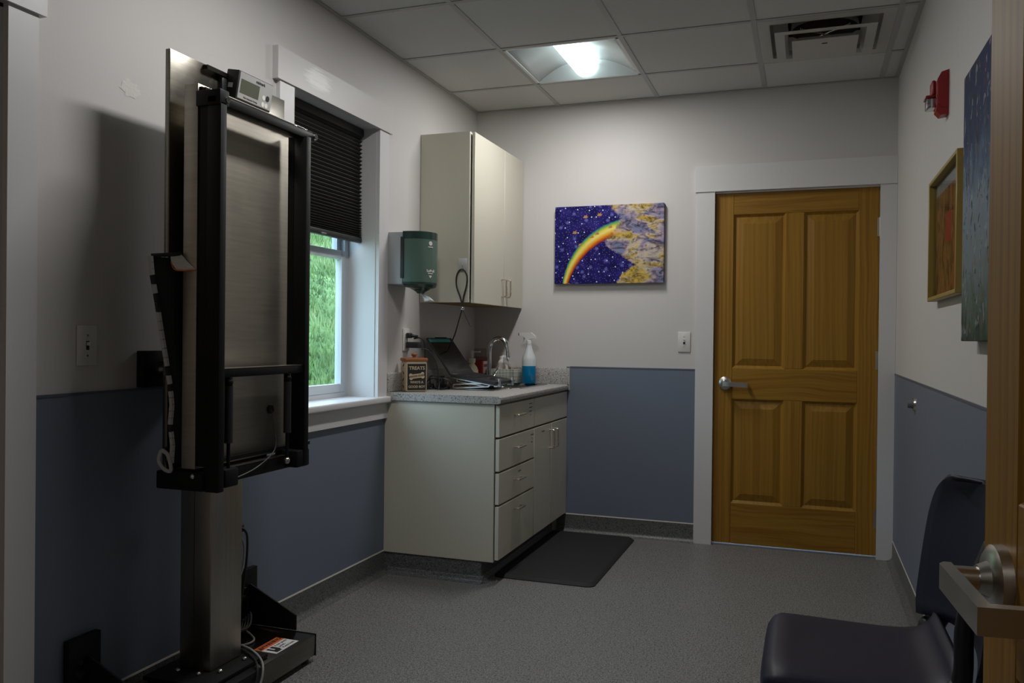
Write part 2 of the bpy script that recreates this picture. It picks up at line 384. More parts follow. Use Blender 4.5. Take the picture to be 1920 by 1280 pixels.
# ------------------------------------------------------------------ air diffuser
def diffuser(x0, x1, y0, y1):
    t = thing('air_vent', 'square stepped metal air diffuser in the ceiling above the wooden door', 'air vent', ((x0+x1)/2, (y0+y1)/2, H))
    VM = M('vent_paint', (.47, .46, .44), .45); xc, yc = (x0+x1)/2, (y0+y1)/2; R = .292; r = .240
    boxes('panel', VM, t, [(xc-R, xc+R, yc-R, yc-r, H-.001, H+.004), (xc-R, xc+R, yc+r, yc+R, H-.001, H+.004), (xc-R, xc-r, yc-r, yc+r, H-.001, H+.004), (xc+r, xc+R, yc-r, yc+r, H-.001, H+.004)])
    def skirt(name, rings, mat):
        bm = NB(); F = []
        R_ = [[bm.verts.new((xc+sx*q, yc+sy*q, z)) for sx, sy in ((-1, -1), (1, -1), (1, 1), (-1, 1))] for q, z in rings]
        for A, B in zip(R_, R_[1:]): F += [bm.faces.new((A[k], A[(k+1) % 4], B[(k+1) % 4], B[k])) for k in range(4)]
        bmesh.ops.recalc_face_normals(bm, faces=F); bmesh.ops.solidify(bm, geom=F, thickness=.0015); return obj(name, bm, mat, t)
    skirt('throat', [(r, H+.002), (.230, H+.03), (.165, H+.075)], VM)
    skirt('louver', [(.218, H-.030), (.176, H-.029), (.162, H-.012)], VM)
    c = skirt('centre_louver', [(.143, H-.050), (.125, H-.042), (.115, H-.03)], VM)
    box('centre_plate', VM, t, xc-.143, xc+.143, yc-.143, yc+.143, H-.053, H-.050)
    cylo('spring_clip', DARK, c, (xc-.012, yc-.08, H-.0545), (xc+.012, yc-.08, H-.0545), .002, n=8)
    bm = NB(); cyl(bm, (xc, yc, H+.035), (xc, yc, H+.165), .150, n=32, caps=False); obj('duct_collar', bm, NICKEL, t, smooth=True)
    for q in (math.pi/4, -math.pi/4):
        dx, dy = .15*math.cos(q), .15*math.sin(q)
        cylo('brace', NICKEL, t, (xc-dx, yc-dy, H+.015), (xc+dx, yc+dy, H+.015), .004, n=8)
    box('duct_back', DARK, t, xc-.29, xc+.29, yc-.29, yc+.29, H+.165, H+.17)
diffuser(gx[3], gx[4], gy[2], gy[1])

# ------------------------------------------------------------------ doors
def panel_door(name, loc, rot, wd, ht, structure, inside=True):
    """local: x 0..wd (lever side first), z 0..ht, front face at y=0, back at y=.045"""
    r = D.objects.new(name, None); COL.objects.link(r); r.location = loc; r.rotation_euler = (0, 0, rot)
    st, ms = .105, .10
    rails = [(0, .235), (.835, 1.015), (ht-.125, ht)]
    cols = [(st, (wd-ms)/2), ((wd+ms)/2, wd-st)]
    def P(nm, mt, *d, bev=.002):
        bm = NB(); bx(bm, *d, bev=bev, seg=1); return obj(nm, bm, mt, r, local=True)
    P('stile', PINE_V, 0, st, 0, .045, 0, ht); P('stile', PINE_V, wd-st, wd, 0, .045, 0, ht)
    for z0, z1 in rails: P('rail', PINE_H, st, wd-st, 0, .045, z0, z1)
    for a, b in ((rails[0][1], rails[1][0]), (rails[1][1], rails[2][0])):
        P('mullion', PINE_V, (wd-ms)/2, (wd+ms)/2, 0, .045, a, b)
        for x0, x1 in cols:
            bm = NB()
            def ring(i, y): return [bm.verts.new(q) for q in ((x0+i, y, a+i), (x1-i, y, a+i), (x1-i, y, b-i), (x0+i, y, b-i))]
            R = [ring(-.001, .002), ring(.010, .013), ring(.014, .016), ring(.050, .005), ring(.054, .0035)]
            B = [ring(-.001, .043), ring(.010, .032), ring(.014, .029), ring(.050, .040), ring(.054, .0415)]
            for S in (R, B):
                for A, Bq in zip(S, S[1:]):
                    for k in range(4): bm.faces.new((A[k], A[(k+1) % 4], Bq[(k+1) % 4], Bq[k]))
                bm.faces.new(S[-1])
            obj('panel', bm, PINE_P, r, local=True)
    # return lever on both faces
    for s, y0 in ((-1, 0), (1, .045)):
        lx, lz = .066, .925
        Y = lambda q: y0+s*q
        bm = NB(); cyl(bm, (lx, Y(0), lz), (lx, Y(.011), lz), .038, .037, 32); cyl(bm, (lx, Y(.011), lz), (lx, Y(.016), lz), .037, .030, 32)
        lv = obj('lever_rose', bm, NICKEL, r, smooth=True, local=True, auto=True)
        bm = NB(); cyl(bm, (lx, Y(.012), lz), (lx, Y(.026), lz), .021, .015, n=20); cyl(bm, (lx, Y(.012), lz), (lx, Y(.060), lz), .0125, n=20); 
        prism(bm, [(-.013, .048), (.118, .048), (.118, .012), (.130, .012), (.130, .062), (-.004, .062), (-.013, .056)], lambda u, v, q: Vector((lx+u, Y(v), lz-.014+.027*q-(.006*max(0, u)/.13))), 0, 1)
        es = [e for e in bm.edges]
        obj('lever', bm, NICKEL, lv, smooth=True, local=True, auto=True)
    bm = NB(); bx(bm, -.0015, .001, .012, .034, .88, .97); obj('latch_plate', bm, NICKEL, r, local=True)
    for z in (.20, ht/2+.06, ht-.22):
        bm = NB(); cyl(bm, (wd+.004, -.005, z-.05), (wd+.004, -.005, z+.05), .0075, n=14)
        for q in (-.0505, -.017, .017, .0505): cyl(bm, (wd+.004, -.005, z+q-.001), (wd+.004, -.005, z+q+.001), .0082, n=14)
        bx(bm, wd-.012, wd+.016, -.001, .001, z-.05, z+.05)
        obj('hinge', bm, NICKEL, r, smooth=True, local=True, auto=True)
    return r
d1 = panel_door('door_1', (DX0+.004, .012, .012), 0, DX1-DX0-.008, DH-.016, True); d1['kind'] = 'structure'
d1['label'] = 'closed pine four panel door with lever handle in the back wall'
boxes('trim_1', TRIM, None, [(1.394, 1.4955, -.019, 0, 0, 2.045), (2.376, W-.001, -.019, 0, 0, 2.045), (1.384, W-.001, -.026, 0, 2.045, 2.195)])
struct(D.objects['trim_1']); 
boxes('door_stop', TRIM, D.objects['trim_1'], [(DX0-.001, DX0+.003, -.001, .15, 0, DH), (DX1-.003, DX1+.001, -.001, .15, 0, DH), (DX0, DX1, -.001, .15, DH-.004, DH+.001), (DX0, DX1, .07, .10, .0, .006)])
box('threshold', M('threshold_metal', (.35, .36, .37), .4, .8), D.objects['trim_1'], DX0+.003, DX1-.003, .0, .12, 0, .008)
AL = math.radians(6)
d2 = panel_door('door_2', (2.2, -3.9, .012), -math.pi/2+AL, .89, 2.03, False); d2['kind'] = 'structure'
d2['label'] = 'open pine door with return lever seen edge-on beside the chair'

# door and casing on the near end of the left wall
d3 = panel_door('door_3', (-.12, LD1-.012, .012), -math.pi/2, LD1-LD0-.024, 2.03, True); d3['kind'] = 'structure'
boxes('trim_2', TRIM, None, [(0, .019, -3.345, -3.252, 0, 2.055), (0, .019, -4.34, LD0, 0, 2.055), (0, .030, -4.36, -3.235, 2.055, 2.20)])
struct(D.objects['trim_2'])
boxes('door_lining', TRIM, D.objects['trim_2'], [(-.2, .0, LD1-.010, LD1+.001, 0, 2.055), (-.2, 0, LD0-.001, LD0+.010, 0, 2.055), (-.2, 0, LD0, LD1, 2.045, 2.056), (-.2, -.19, LD0, LD1, 0, 2.05)])

# ------------------------------------------------------------------ window
win = struct(boxes('window_1', VINYLW, None, [(-.2, -.149, WY0, WY0+.040, WZ0, WZ1), (-.2, -.149, WY1-.040, WY1, WZ0, WZ1), (-.2, -.149, WY0+.040, WY1-.040, WZ0, WZ0+.034), (-.2, -.149, WY0+.040, WY1-.040, WZ1-.03, WZ1)]))
def sash(xc, z0, z1, st=.042, rl=.042):
    a, b = WY0+.036, WY1-.036
    s = boxes('sash', VINYLW, win, [(xc-.014, xc+.014, a, a+st, z0, z1), (xc-.014, xc+.014, b-st, b, z0, z1), (xc-.014, xc+.014, a+st, b-st, z0, z0+rl), (xc-.014, xc+.014, a+st, b-st, z1-rl, z1)], bev=.003)
    box('pane', GLASS, s, xc-.002, xc+.002, a+st-.003, b-st+.003, z0+rl-.003, z1-rl+.003)
    boxes('glazing_bead', VINYLW, s, [(xc+.013, xc+.018, a+st-.009, a+st+.003, z0+rl-.006, z1-rl+.006), (xc+.013, xc+.018, b-st-.003, b-st+.009, z0+rl-.006, z1-rl+.006)])
sash(-.159, WZ0+.028, 1.605); sash(-.187, 1.568, WZ1-.028)
cas = struct(boxes('trim_3', TRIM, None, [(0, .019, WY1, WY1+.094, WZ0, 2.207), (0, .019, WY0-.1, WY0, WZ0, 2.207)]))
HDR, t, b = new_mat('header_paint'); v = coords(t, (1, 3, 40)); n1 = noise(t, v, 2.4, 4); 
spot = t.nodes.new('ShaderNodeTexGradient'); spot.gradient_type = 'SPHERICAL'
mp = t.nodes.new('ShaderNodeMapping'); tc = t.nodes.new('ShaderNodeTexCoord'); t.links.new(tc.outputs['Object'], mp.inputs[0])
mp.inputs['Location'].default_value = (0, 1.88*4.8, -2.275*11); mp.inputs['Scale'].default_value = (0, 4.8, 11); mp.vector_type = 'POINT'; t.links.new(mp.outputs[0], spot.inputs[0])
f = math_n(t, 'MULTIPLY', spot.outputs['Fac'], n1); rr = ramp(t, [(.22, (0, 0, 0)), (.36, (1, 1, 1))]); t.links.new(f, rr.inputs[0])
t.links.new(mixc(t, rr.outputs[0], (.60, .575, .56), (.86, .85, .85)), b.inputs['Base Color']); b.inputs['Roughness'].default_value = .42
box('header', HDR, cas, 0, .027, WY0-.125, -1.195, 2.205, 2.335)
box('sill', TRIM, cas, -.151, .046, WY0-.13, -1.17, WZ0-.028, WZ0+.004, bev=.008, seg=3)
box('apron', TRIM, cas, 0, .018, WY0-.10, -1.205, .778, WZ0-.026)
boxes('window_lining', TRIM, cas, [(-.15, .0, WY0-.001, WY0+.004, WZ0, WZ1), (-.15, 0, WY1-.004, WY1+.001, WZ0, WZ1), (-.15, 0, WY0, WY1, WZ1-.004, WZ1+.001)])

# cellular shade
sh = thing('window_shade', 'black pleated cellular shade half lowered over the window', 'window shade', (-.09, (WY0+WY1)/2, WZ1))
box('headrail', BLACKP, sh, -.115, -.065, WY0+.012, WY1-.0055, WZ1-.045, WZ1-.004, bev=.008)
g = []; z = WZ1-.045; k = 0
while z > 1.672:
    q = (WZ1-z)/.56; step = .0095*(1-.55*max(0, q-.55)/.45)
    g.append([(-.078 if k % 2 == 0 else -.094, WY0+.014, z), (-.078 if k % 2 == 0 else -.094, WY1-.0055, z)]); z -= step; k += 1
bm = NB(); sheet(bm, g, .0015); obj('pleated_fabric', bm, BLINDM, sh)
br = box('bottom_rail', BLACKP, sh, -.10, -.072, WY0+.013, WY1-.0055, 1.648, 1.674, bev=.005)
box('pull_tab', NICKEL, br, -.073, -.064, -1.70, -1.66, 1.652, 1.657, bev=.001)

# outside: a grassy bank
GR, t, b = new_mat('grass_bank'); n = noise(t, coords(t), 2.2, 5, .6); r = ramp(t, [(.3, (.045, .10, .025)), (.52, (.12, .20, .055)), (.7, (.21, .30, .11))]); t.links.new(n, r.inputs[0]); t.links.new(r.outputs[0], b.inputs[0]); b.inputs['Roughness'].default_value = .9
bm = NB(); g = []
for i in range(46):
    x = -.4-i*.55
    row = []
    for j in range(50):
        y = -8+j*.8; s = max(0, -x-2.2)
        row.append((x, y, -.5+s*.62+.25*math.sin(y*.9+x)*min(1, s)+random.uniform(-.08, .08)*min(1, s)))
    g.append(row)
sheet(bm, g); bank = struct(obj('ground_bank', bm, GR, smooth=True)); bank['label'] = 'grassy green bank outside the window'
V_, F_ = [], []
for i in range(60000):
    q = random.random(); s_ = .5+11*q**1.6; x = -2.2-s_; y = random.uniform(-.5, 14); z = -.5+s_*.62+.25*math.sin(y*.9+x)*min(1, s_)
    h = random.uniform(.05, .13)*(1.8 if random.random() < .06 else 1); a = random.uniform(0, 6.28); wd_ = random.uniform(.010, .030)
    dx, dy = math.cos(a)*wd_, math.sin(a)*wd_; k = len(V_)
    V_ += [(x-dx, y-dy, z-.06), (x+dx, y+dy, z-.06), (x+random.uniform(-.08, .08), y+random.uniform(-.08, .08), z+h)]; F_.append((k, k+1, k+2))
GL, t, b = new_mat('grass_blades'); n = noise(t, coords(t), .9, 4); r = ramp(t, [(.32, (.055, .12, .03)), (.5, (.14, .23, .065)), (.68, (.26, .34, .14))]); t.links.new(n, r.inputs[0]); t.links.new(r.outputs[0], b.inputs[0]); b.inputs['Roughness'].default_value = .8
me = D.meshes.new('grass'); me.from_pydata(V_, [], F_); me.materials.append(GL); gro = D.objects.new('grass', me); COL.objects.link(gro); gro['kind'] = 'stuff'; tag(gro, 'tall green grass growing on the bank outside the window', 'grass')

# ------------------------------------------------------------------ base cabinet, worktop, sink, wall cabinet
CY0, CX, CZ = -1.212, .600, .905
cb = thing('base_cabinet', 'cream laminate base cabinet with four drawers under the worktop', 'cabinet', (.3, -.6, 0))
boxes('body', LAM, cb, [(.004, CX-.006, CY0, CY0+.018, .105, CZ-.036), (.004, CX-.006, -.022, -.004, .105, CZ-.036), (.004, CX-.02, CY0+.018, -.022, .105, .123), (.004, .02, CY0+.018, -.022, .12, CZ-.036), (CX-.024, CX-.006, CY0+.018, -.022, CZ-.05, CZ-.036)])
boxes('face_edge', PARTICLE, cb, [(CX-.03, CX-.006, CY0+.018, CY0+.024, .12, CZ-.04), (CX-.03, CX-.006, -.672, -.648, .12, CZ-.04), (CX-.03, CX-.006, -.03, -.022, .12, CZ-.04), (CX-.03, CX-.006, CY0+.02, -.022, .69, .712), (CX-.03, CX-.006, CY0+.02, -.66, .526, .545), (CX-.03, CX-.006, CY0+.02, -.66, .366, .385), (CX-.028, CX-.01, CY0+.02, -.024, .123, CZ-.05)])
bm = NB(); tk = [(.0, .004), (.005, .105), (0, .105)]
bx(bm, .004, .53, CY0+.006, CY0+.018, 0, .106); bx(bm, .515, .53, CY0+.018, -.004, 0, .106)
obj('toe_kick', bm, COVE, cb)
bm = NB(); cprof = [(0, 0), (.032, 0), (.026, .003)]+[(.004+.022*(1-math.sin(q)), .003+.022*(1-math.cos(q))) for q in [i*math.pi/10 for i in range(1, 6)]]+[(0, .03)]
prism(bm, cprof, lambda u, v, q: Vector((.03+.5*q, CY0+.006-u, v)), 0, 1.02); prism(bm, cprof, lambda u, v, q: Vector((.53+u, CY0+.0+(1.17)*q, v)), 0, 1)
obj('toe_cove', bm, COVE, cb, smooth=True, auto=True)
def pull(parent, a, b, out, mat=BRASSY, r=.005):
    a, b, o = Vector(a), Vector(b), Vector(out); d = (b-a).normalized()*.010
    tubeo('handle', mat, parent, [a, a+o*.72, a+o*.93+d*.3, a+o+d, b+o-d, b+o*.93-d*.3, b+o*.72, b], r, 8, 3)
def marks(parent, x, y, z, rows, w=.030, h=.0045, gap=.012):
    bm = NB()
    for i, k in enumerate(rows):
        y0 = y-w*k/2; q = y0
        while q < y+w*k/2-.002:
            l = random.uniform(.003, .006); bx(bm, x-.0002, x+.0006, q, min(q+l, y+w*k/2), z-i*gap, z-i*gap+h*random.uniform(.7, 1.)); q += l+.0015
    obj('sticker_print', bm, INK, parent)
DRW = [(.708, CZ-.044), (.543, .698), (.383, .533), (.116, .373)]
for i, (z0, z1) in enumerate(DRW):
    dr = box('drawer', LAM, cb, CX, CX+.019, CY0+.004, -.664, z0, z1, bev=.0012, seg=1)
    box('edge_band', LAMEDGE, dr, CX+.0005, CX+.0185, CY0+.0032, CY0+.0045, z0+.001, z1-.001)
    zc = z0+(z1-z0)*(.60 if i < 3 else .82)
    pull(dr, (CX+.018, -.985, zc), (CX+.018, -.885, zc), (.030, 0, 0))
    if i == 0: marks(dr, CX+.019, -.73, z1-.025, [1, 1, .9, .3], w=.05, gap=.020)
    if i == 1: marks(dr, CX+.019, -.70, z1-.03, [1, .2, .6], w=.05, gap=.020)
    if i == 2: marks(dr, CX+.019, -.90, z1-.03, [1], w=.045)
box('false_front', LAM, cb, CX, CX+.019, -.659, -.008, .708, CZ-.044, bev=.0012, seg=1)
for k, (a, b) in enumerate(((-.659, -.335), (-.331, -.008))):
    do = box('door', LAM, cb, CX, CX+.019, a, b, .116, .698, bev=.0012, seg=1)
    hy = -.372 if k == 0 else -.294
    pull(do, (CX+.018, hy, .560), (CX+.018, hy, .662), (.030, 0, 0))
    if k == 0: marks(do, CX+.019, -.50, .665, [1], w=.05)

SX0, SX1, SY0, SY1 = .10, .52, -.60, -.07
wt = thing('worktop', 'grey speckled laminate worktop with backsplash over the base cabinet', 'worktop', (.3, -.6, CZ))
bm = NB()
xe = CX+.032
ed = [(.002, CZ-.036), (xe-.012, CZ-.036), (xe-.003, CZ-.030), (xe, CZ-.018), (xe-.003, CZ-.006), (xe-.012, CZ), (.002, CZ)]
def sec(y0, y1, poly): prism(bm, poly, lambda u, v, q: Vector((u, y0+(y1-y0)*q, v)), 0, 1)
sec(CY0-.012, SY0+.02, ed); sec(SY1-.02, -.003, ed)
sec(SY0+.02, SY1-.02, [(SX1-.02, CZ-.036)]+ed[1:6]+[(SX1-.02, CZ)]); sec(SY0+.02, SY1-.02, [(.002, CZ-.036), (SX0+.02, CZ-.036), (SX0+.02, CZ), (.002, CZ)])
obj('slab', bm, COUNTER, wt, smooth=True, auto=True)
box('side_splash', COUNTER, wt, .002, .021, CY0+.0, -.003, CZ, CZ+.098, bev=.006, seg=3)
box('back_splash', COUNTER, wt, .021, xe+.002, -.022, -.003, CZ, CZ+.098, bev=.003)
box('splash_edge', LAMEDGE, wt, xe+.001, xe+.0035, -.023, -.003, CZ-.035, CZ+.097)
SK = brushed('sink_steel', (.46, .45, .43), .24, (60, 3, 3))
sk = thing('sink', 'stainless drop-in sink bowl in the worktop', 'sink', ((SX0+SX1)/2, (SY0+SY1)/2, CZ))
bm = NB()
def rr_ring(x0, x1, y0, y1, z, r, n=5):
    out = []
    for cx_, cy_, a0 in ((x1-r, y1-r, 0), (x0+r, y1-r, 90), (x0+r, y0+r, 180), (x1-r, y0+r, 270)):
        for k in range(n+1):
            a = math.radians(a0+90*k/n); out.append(bm.verts.new((cx_+r*math.cos(a), cy_+r*math.sin(a), z)))
    return out
R = [rr_ring(SX0, SX1, SY0, SY1, CZ+.0006, .03), rr_ring(SX0+.004, SX1-.004, SY0+.004, SY1-.004, CZ+.005, .028), rr_ring(SX0+.09, SX1-.03, SY0+.03, SY1-.03, CZ+.003, .05), rr_ring(SX0+.096, SX1-.036, SY0+.036, SY1-.036, CZ-.008, .05), rr_ring(SX0+.11, SX1-.05, SY0+.05, SY1-.05, CZ-.14, .05), rr_ring(SX0+.14, SX1-.08, SY0+.08, SY1-.08, CZ-.155, .05)]
for A, B in zip(R, R[1:]):
    for k in range(len(A)): bm.faces.new((A[k], A[(k+1) % len(A)], B[(k+1) % len(A)], B[k]))
bm.faces.new(R[-1]); obj('bowl', bm, SK, sk, smooth=True)
cylo('drain', CHROME, sk, (.34, -.335, CZ-.156), (.34, -.335, CZ-.150), .04)
fc = thing('faucet', 'chrome gooseneck faucet with side lever at the sink', 'faucet', (.235, -.33, CZ))
fx, fy = .228, -.33
bm = NB(); lathe(bm, [(.026, 0), (.026, .008), (.018, .014), (.016, .05)], (fx, fy, CZ+.004)); obj('base', bm, CHROME, fc, smooth=True, auto=True)
arc = [(fx, fy, CZ+.05), (fx, fy, CZ+.12), (fx, fy, CZ+.21)]+[(fx+.058-.058*math.cos(a), fy, CZ+.21+.068*math.sin(a)) for a in [math.pi*k/8 for k in range(1, 8)]]+[(fx+.120, fy, CZ+.185)]
tubeo('spout', CHROME, fc, arc, .0125, 14, 4)
cylo('aerator', CHROME, fc, (fx+.119, fy, CZ+.193), (fx+.1225, fy, CZ+.165), .0145)
tubeo('side_lever', CHROME, fc, [(fx+.01, fy-.015, CZ+.035), (fx+.03, fy-.03, CZ+.045), (fx+.055, fy-.04, CZ+.08), (fx+.075, fy-.045, CZ+.100)], [.009, .008, .006, .009], 10)

uc = thing('wall_cabinet', 'cream laminate two door cabinet hung on the wall above the sink', 'cabinet', (.15, -.41, 1.38))
UY0, UX, UZ0, UZ1 = -.822, .290, 1.376, 2.292
boxes('body', LAM, uc, [(.003, UX, UY0, UY0+.018, UZ0, UZ1), (.003, UX, -.021, -.003, UZ0, UZ1), (.003, UX, UY0+.018, -.021, UZ1-.018, UZ1), (.003, .012, UY0+.018, -.021, UZ0+.02, UZ1-.018)])
box('front_edging', LAMEDGE, uc, UX, UX+.002, UY0, UY0+.018, UZ0, UZ1)
box('bottom_panel', PARTICLE, uc, .003, UX-.001, UY0+.018, -.021, UZ0+.002, UZ0+.018)
for k, (a, b) in enumerate(((UY0+.012, -.3435), (-.3405, -.006))):
    do = box('door', LAM, uc, UX+.010, UX+.028, a, b, UZ0-.004, UZ1-.003, bev=.0015, seg=1)
    hy = -.378 if k == 0 else -.305
    pull(do, (UX+.027, hy, 1.428), (UX+.027, hy, 1.528), (.030, 0, 0))

# ------------------------------------------------------------------ folded exam table on its lift column
et = thing('exam_table', 'stainless lift exam table folded upright against the left wall', 'exam table', (.16, -2.70, 0))
def E(name, mat, *d, bev=.0, parent=None, seg=2): return box(name, mat, parent or et, *d, bev=bev, seg=seg)
bp_ = E('base_block', BLACK, .06, .335, -2.875, -2.665, .012, .100, bev=.004)
E('base_plate', BLACK, .05, .300, -2.885, -2.585, .100, .114, bev=.002)
for sy, (a, b) in enumerate(((-3.06, -2.877), (-2.664, -2.335))):
    c = E('base_cover', STEEL, .035, .325, a, b, .022, .098, bev=.003)
    for fx_ in (.09, .30): cylo('foot', BLACKP, c, (fx_, a+.03 if sy == 0 else b-.03, 0), (fx_, a+.03 if sy == 0 else b-.03, .024), .014, n=14)
E('cover_end_cap', BLACK, .035, .326, -2.334, -2.330, .020, .099)
col_ = E('column', STEELV, .105, .228, -2.788, -2.632, .114, .80, bev=.006)
E('seam', INK, .161, .1625, -2.7886, -2.7878, .12, .80, parent=col_)
for q in ((.125, -2.815), (.205, -2.815), (.255, -2.775), (.262, -2.66)):
    bm = NB(); ball(bm, (q[0], q[1], .117), .009, 6, (1, 1, .8)); obj('bolt_head', bm, CHROME, et, smooth=True)
# wall brackets with gussets
for y0, y1, gy_ in ((-3.145, -3.03, -3.088), (-2.395, -2.275, -2.330)):
    pl = E('wall_bracket', BLACK, .006, .028, y0, y1, .0, .305, bev=.002)
    bm = NB(); prism(bm, [(.028, .245), (.036, .250), (.238, .155), (.238, .10), (.028, .10)], lambda u, v, q: Vector((u, gy_+.006*q, v)), 0, 1); obj('gusset', bm, BLACK, pl)
    for z in (.235, .200, .165, .115): cylo('bolt_head', CHROME, pl, (.028, gy_-.022, z), (.036, gy_-.022, z), .0075 if z != .200 else .013, n=10)
ub = E('wall_bracket', BLACK, .002, .030, -2.872, -2.745, 1.020, 1.135, bev=.002)
for y in (-2.80,):
    cylo('bolt_head', NICKEL, ub, (.030, y, 1.075), (.042, y, 1.075), .020); cylo('bolt_nut', NICKEL, ub, (.042, y, 1.075), (.052, y, 1.075), .011, n=6)
E('mount_rail', BLACK, .028, .195, -2.80, -2.60, 1.05, 1.10)
# stainless top leaf (edge on to the wall), its body, and the black frame
TY0, TY1 = -2.972, -2.395
E('top_leaf', STEEL, .196, .214, TY0, TY1, .785, 2.038, bev=.002)
bdy = E('body', STEELP, .256, .306, -2.960, -2.385, .790, 1.930, bev=.002)
E('spacer', BLACK, .214, .256, -2.90, -2.45, .80, 1.05); E('spacer', BLACK, .214, .256, -2.80, -2.55, 1.55, 1.80)
# inner face of the body: shallow tray with lips, seen from below
boxes('tray_lip', BLACK, et, [(.306, .316, -2.955, -2.947, .80, 1.92), (.306, .316, -2.398, -2.390, .80, 1.92), (.306, .330, -2.955, -2.390, 1.905, 1.917), (.306, .330, -2.955, -2.390, .80, .812)])
box('tray_channel', STEELP, et, .306, .322, -2.945, -2.915, .815, 1.903)
# frame posts, cross bar, top bar
FY0, FY1 = -2.967, -2.525
for y in (FY0, FY1): E('frame_post', BLACK, .346, .394, y, y+.027, .727 if y == FY0 else .745, 1.868, bev=.002)
boxes('frame_flange', BLACK, et, [(.318, .350, FY0+.004, FY0+.016, .80, 1.868), (.318, .350, FY1+.004, FY1+.016, .80, 1.868)])
tb = E('top_bar', BLACK, .345, .385, FY0-.004, -2.448, 1.862, 1.890, bev=.006)
cylo('end_bolt', CHROME, tb, (.386, FY0+.030, 1.878), (.396, FY0+.030, 1.878), .009, n=12); cylo('end_bolt', CHROME, tb, (.386, -2.466, 1.877), (.394, -2.466, 1.877), .010, n=12)
E('top_bar_block', BLACK, .306, .394, FY0-.004, FY0+.038, 1.858, 1.905, bev=.004)
for q in ((.331, -2.94, 1.911), (.331, -2.875, 1.911), (.331, -2.50, 1.911), (.331, -2.44, 1.911)):
    bm = NB(); ball(bm, q, .007, 6); obj('rivet', bm, CHROME, et, smooth=True)
E('cross_bar', BLACK, .340, .386, FY0+.027, FY1, 1.062, 1.088, bev=.002); E('cross_bar_lip', NICKEL, .340, .3865, FY0+.027, FY1, 1.0882, 1.0892)
# hinge blocks and bottom bar
E('hinge_block', BLACK, .176, .345, -2.975, -2.880, .728, .782, bev=.005)
bm = NB(); ball(bm, (.312, -2.976, .772), .008, 6); obj('rivet', bm, CHROME, et, smooth=True)
E('hinge_block', BLACK, .345, .392, -2.930, -2.868, .735, .790, bev=.006)
E('hinge_block', BLACK, .300, .392, -2.560, -2.486, .742, .800, bev=.006)
E('hinge_block', BLACK, .290, .330, -2.47, -2.405, .752, .80, bev=.006)
E('bottom_bar', BLACK, .290, .345, -2.93, -2.42, .738, .782, bev=.004); E('bottom_bar_lip', NICKEL, .300, .346, -2.92, -2.50, .7825, .7835)
E('column_head', BLACK, .10, .30, -2.80, -2.60, .735, .795, bev=.004)
for y in (-2.898, -2.598):
    zt = 1.035
    cs = cylo('gas_spring', BLACKP, et, (.376, y, .865), (.376, y, zt), .0125)
    cylo('piston_rod', BLACK, cs, (.376, y, .770), (.376, y, .868), .0055, n=12)
    bm = NB(); ball(bm, (.376, y, zt+.012), .013, 8); bx(bm, .364, .386, y-.007, y+.007, zt-.005, zt+.035, bev=.003); obj('end_fitting', bm, BLACK, cs, smooth=True)
    bm = NB(); ball(bm, (.376, y, .772), .011, 8); obj('end_joint', bm, NICKEL if y > -2.7 else BLACK, cs, smooth=True)
E('lower_hinge_plate', BLACK, .322, .345, -2.945, -2.905, .815, .905, bev=.012)
cylo('hinge_bolt', NICKEL, et, (.345, -2.925, .86), (.353, -2.925, .86), .010, n=12)
cylo('cable_grommet', RUBBER, et, (.306, -2.598, .940), (.314, -2.598, .940), .014)
tubeo('load_cell_cable', M('dark_cord', (.12, .12, .12), .5), et, [(.313, -2.598, .940), (.325, -2.597, .88), (.335, -2.60, .825), (.350, -2.65, .795), (.360, -2.75, .765), (.360, -2.86, .748)], .0018)
# scale display on an arm at the top edge
dm = Matrix.Translation((.245, -2.640, 2.000)) @ Matrix.Rotation(math.radians(10), 4, 'Y')
def dloc(bmx): bmesh.ops.transform(bmx, matrix=dm, verts=bmx.verts[:])
bm = NB(); bx(bm, -.024, .024, -.092, .092, -.046, .046, bev=.003); dloc(bm); ds = obj('scale_display', bm, BLACKP, et, smooth=True, auto=True)
bm = NB(); bx(bm, .0235, .0255, -.086, .089, -.041, .043, bev=.0008, seg=1); dloc(bm); obj('face_plate', bm, M('display_face', (.46, .46, .45), .35, .3), ds)
bm = NB(); bx(bm, .0250, .0262, -.078, .018, -.022, .022); dloc(bm); obj('lcd_window', bm, LCD, ds)
for y, z in ((.046, -.008), (.046, -.030), (.064, -.030)): cylo('button', WHITEP, ds, dm @ Vector((.0250, y, z)), dm @ Vector((.0264, y, z)), .008, n=16)
bm = NB(); cyl(bm, dm @ Vector((.0250, .066, -.006)), dm @ Vector((.0266, .066, -.006)), .0095, n=16); obj('button', bm, INK, ds)
Rv, Uv = dm.to_3x3() @ Vector((0, 1, 0)), dm.to_3x3() @ Vector((0, 0, 1))
text('lettering', 'midmark', .0135, dm @ Vector((.0258, .020, .0325)), Rv, Uv, INK, ds, bold=.0003)
text('lettering', 'Vital. Measured. Moving.', .0075, dm @ Vector((.0258, -.020, -.033)), Rv, Uv, INK, ds)
for z0, z1 in ((.008, .022), (-.030, -.018)): bm = NB(); bx(bm, -.012, .002, -.0925, -.0915, z0, z1); dloc(bm); obj('port', bm, INK, ds)
bm = NB(); bx(bm, -.012, .006, -.0926, -.0915, -.012, .003); dloc(bm); obj('port', bm, PLATEW, ds)
E('display_arm', STEEL, .214, .232, -2.83, -2.66, 2.018, 2.032, parent=ds); E('display_clamp', BLACKP, .205, .228, -2.755, -2.70, 1.955, 2.025, bev=.004, parent=ds)
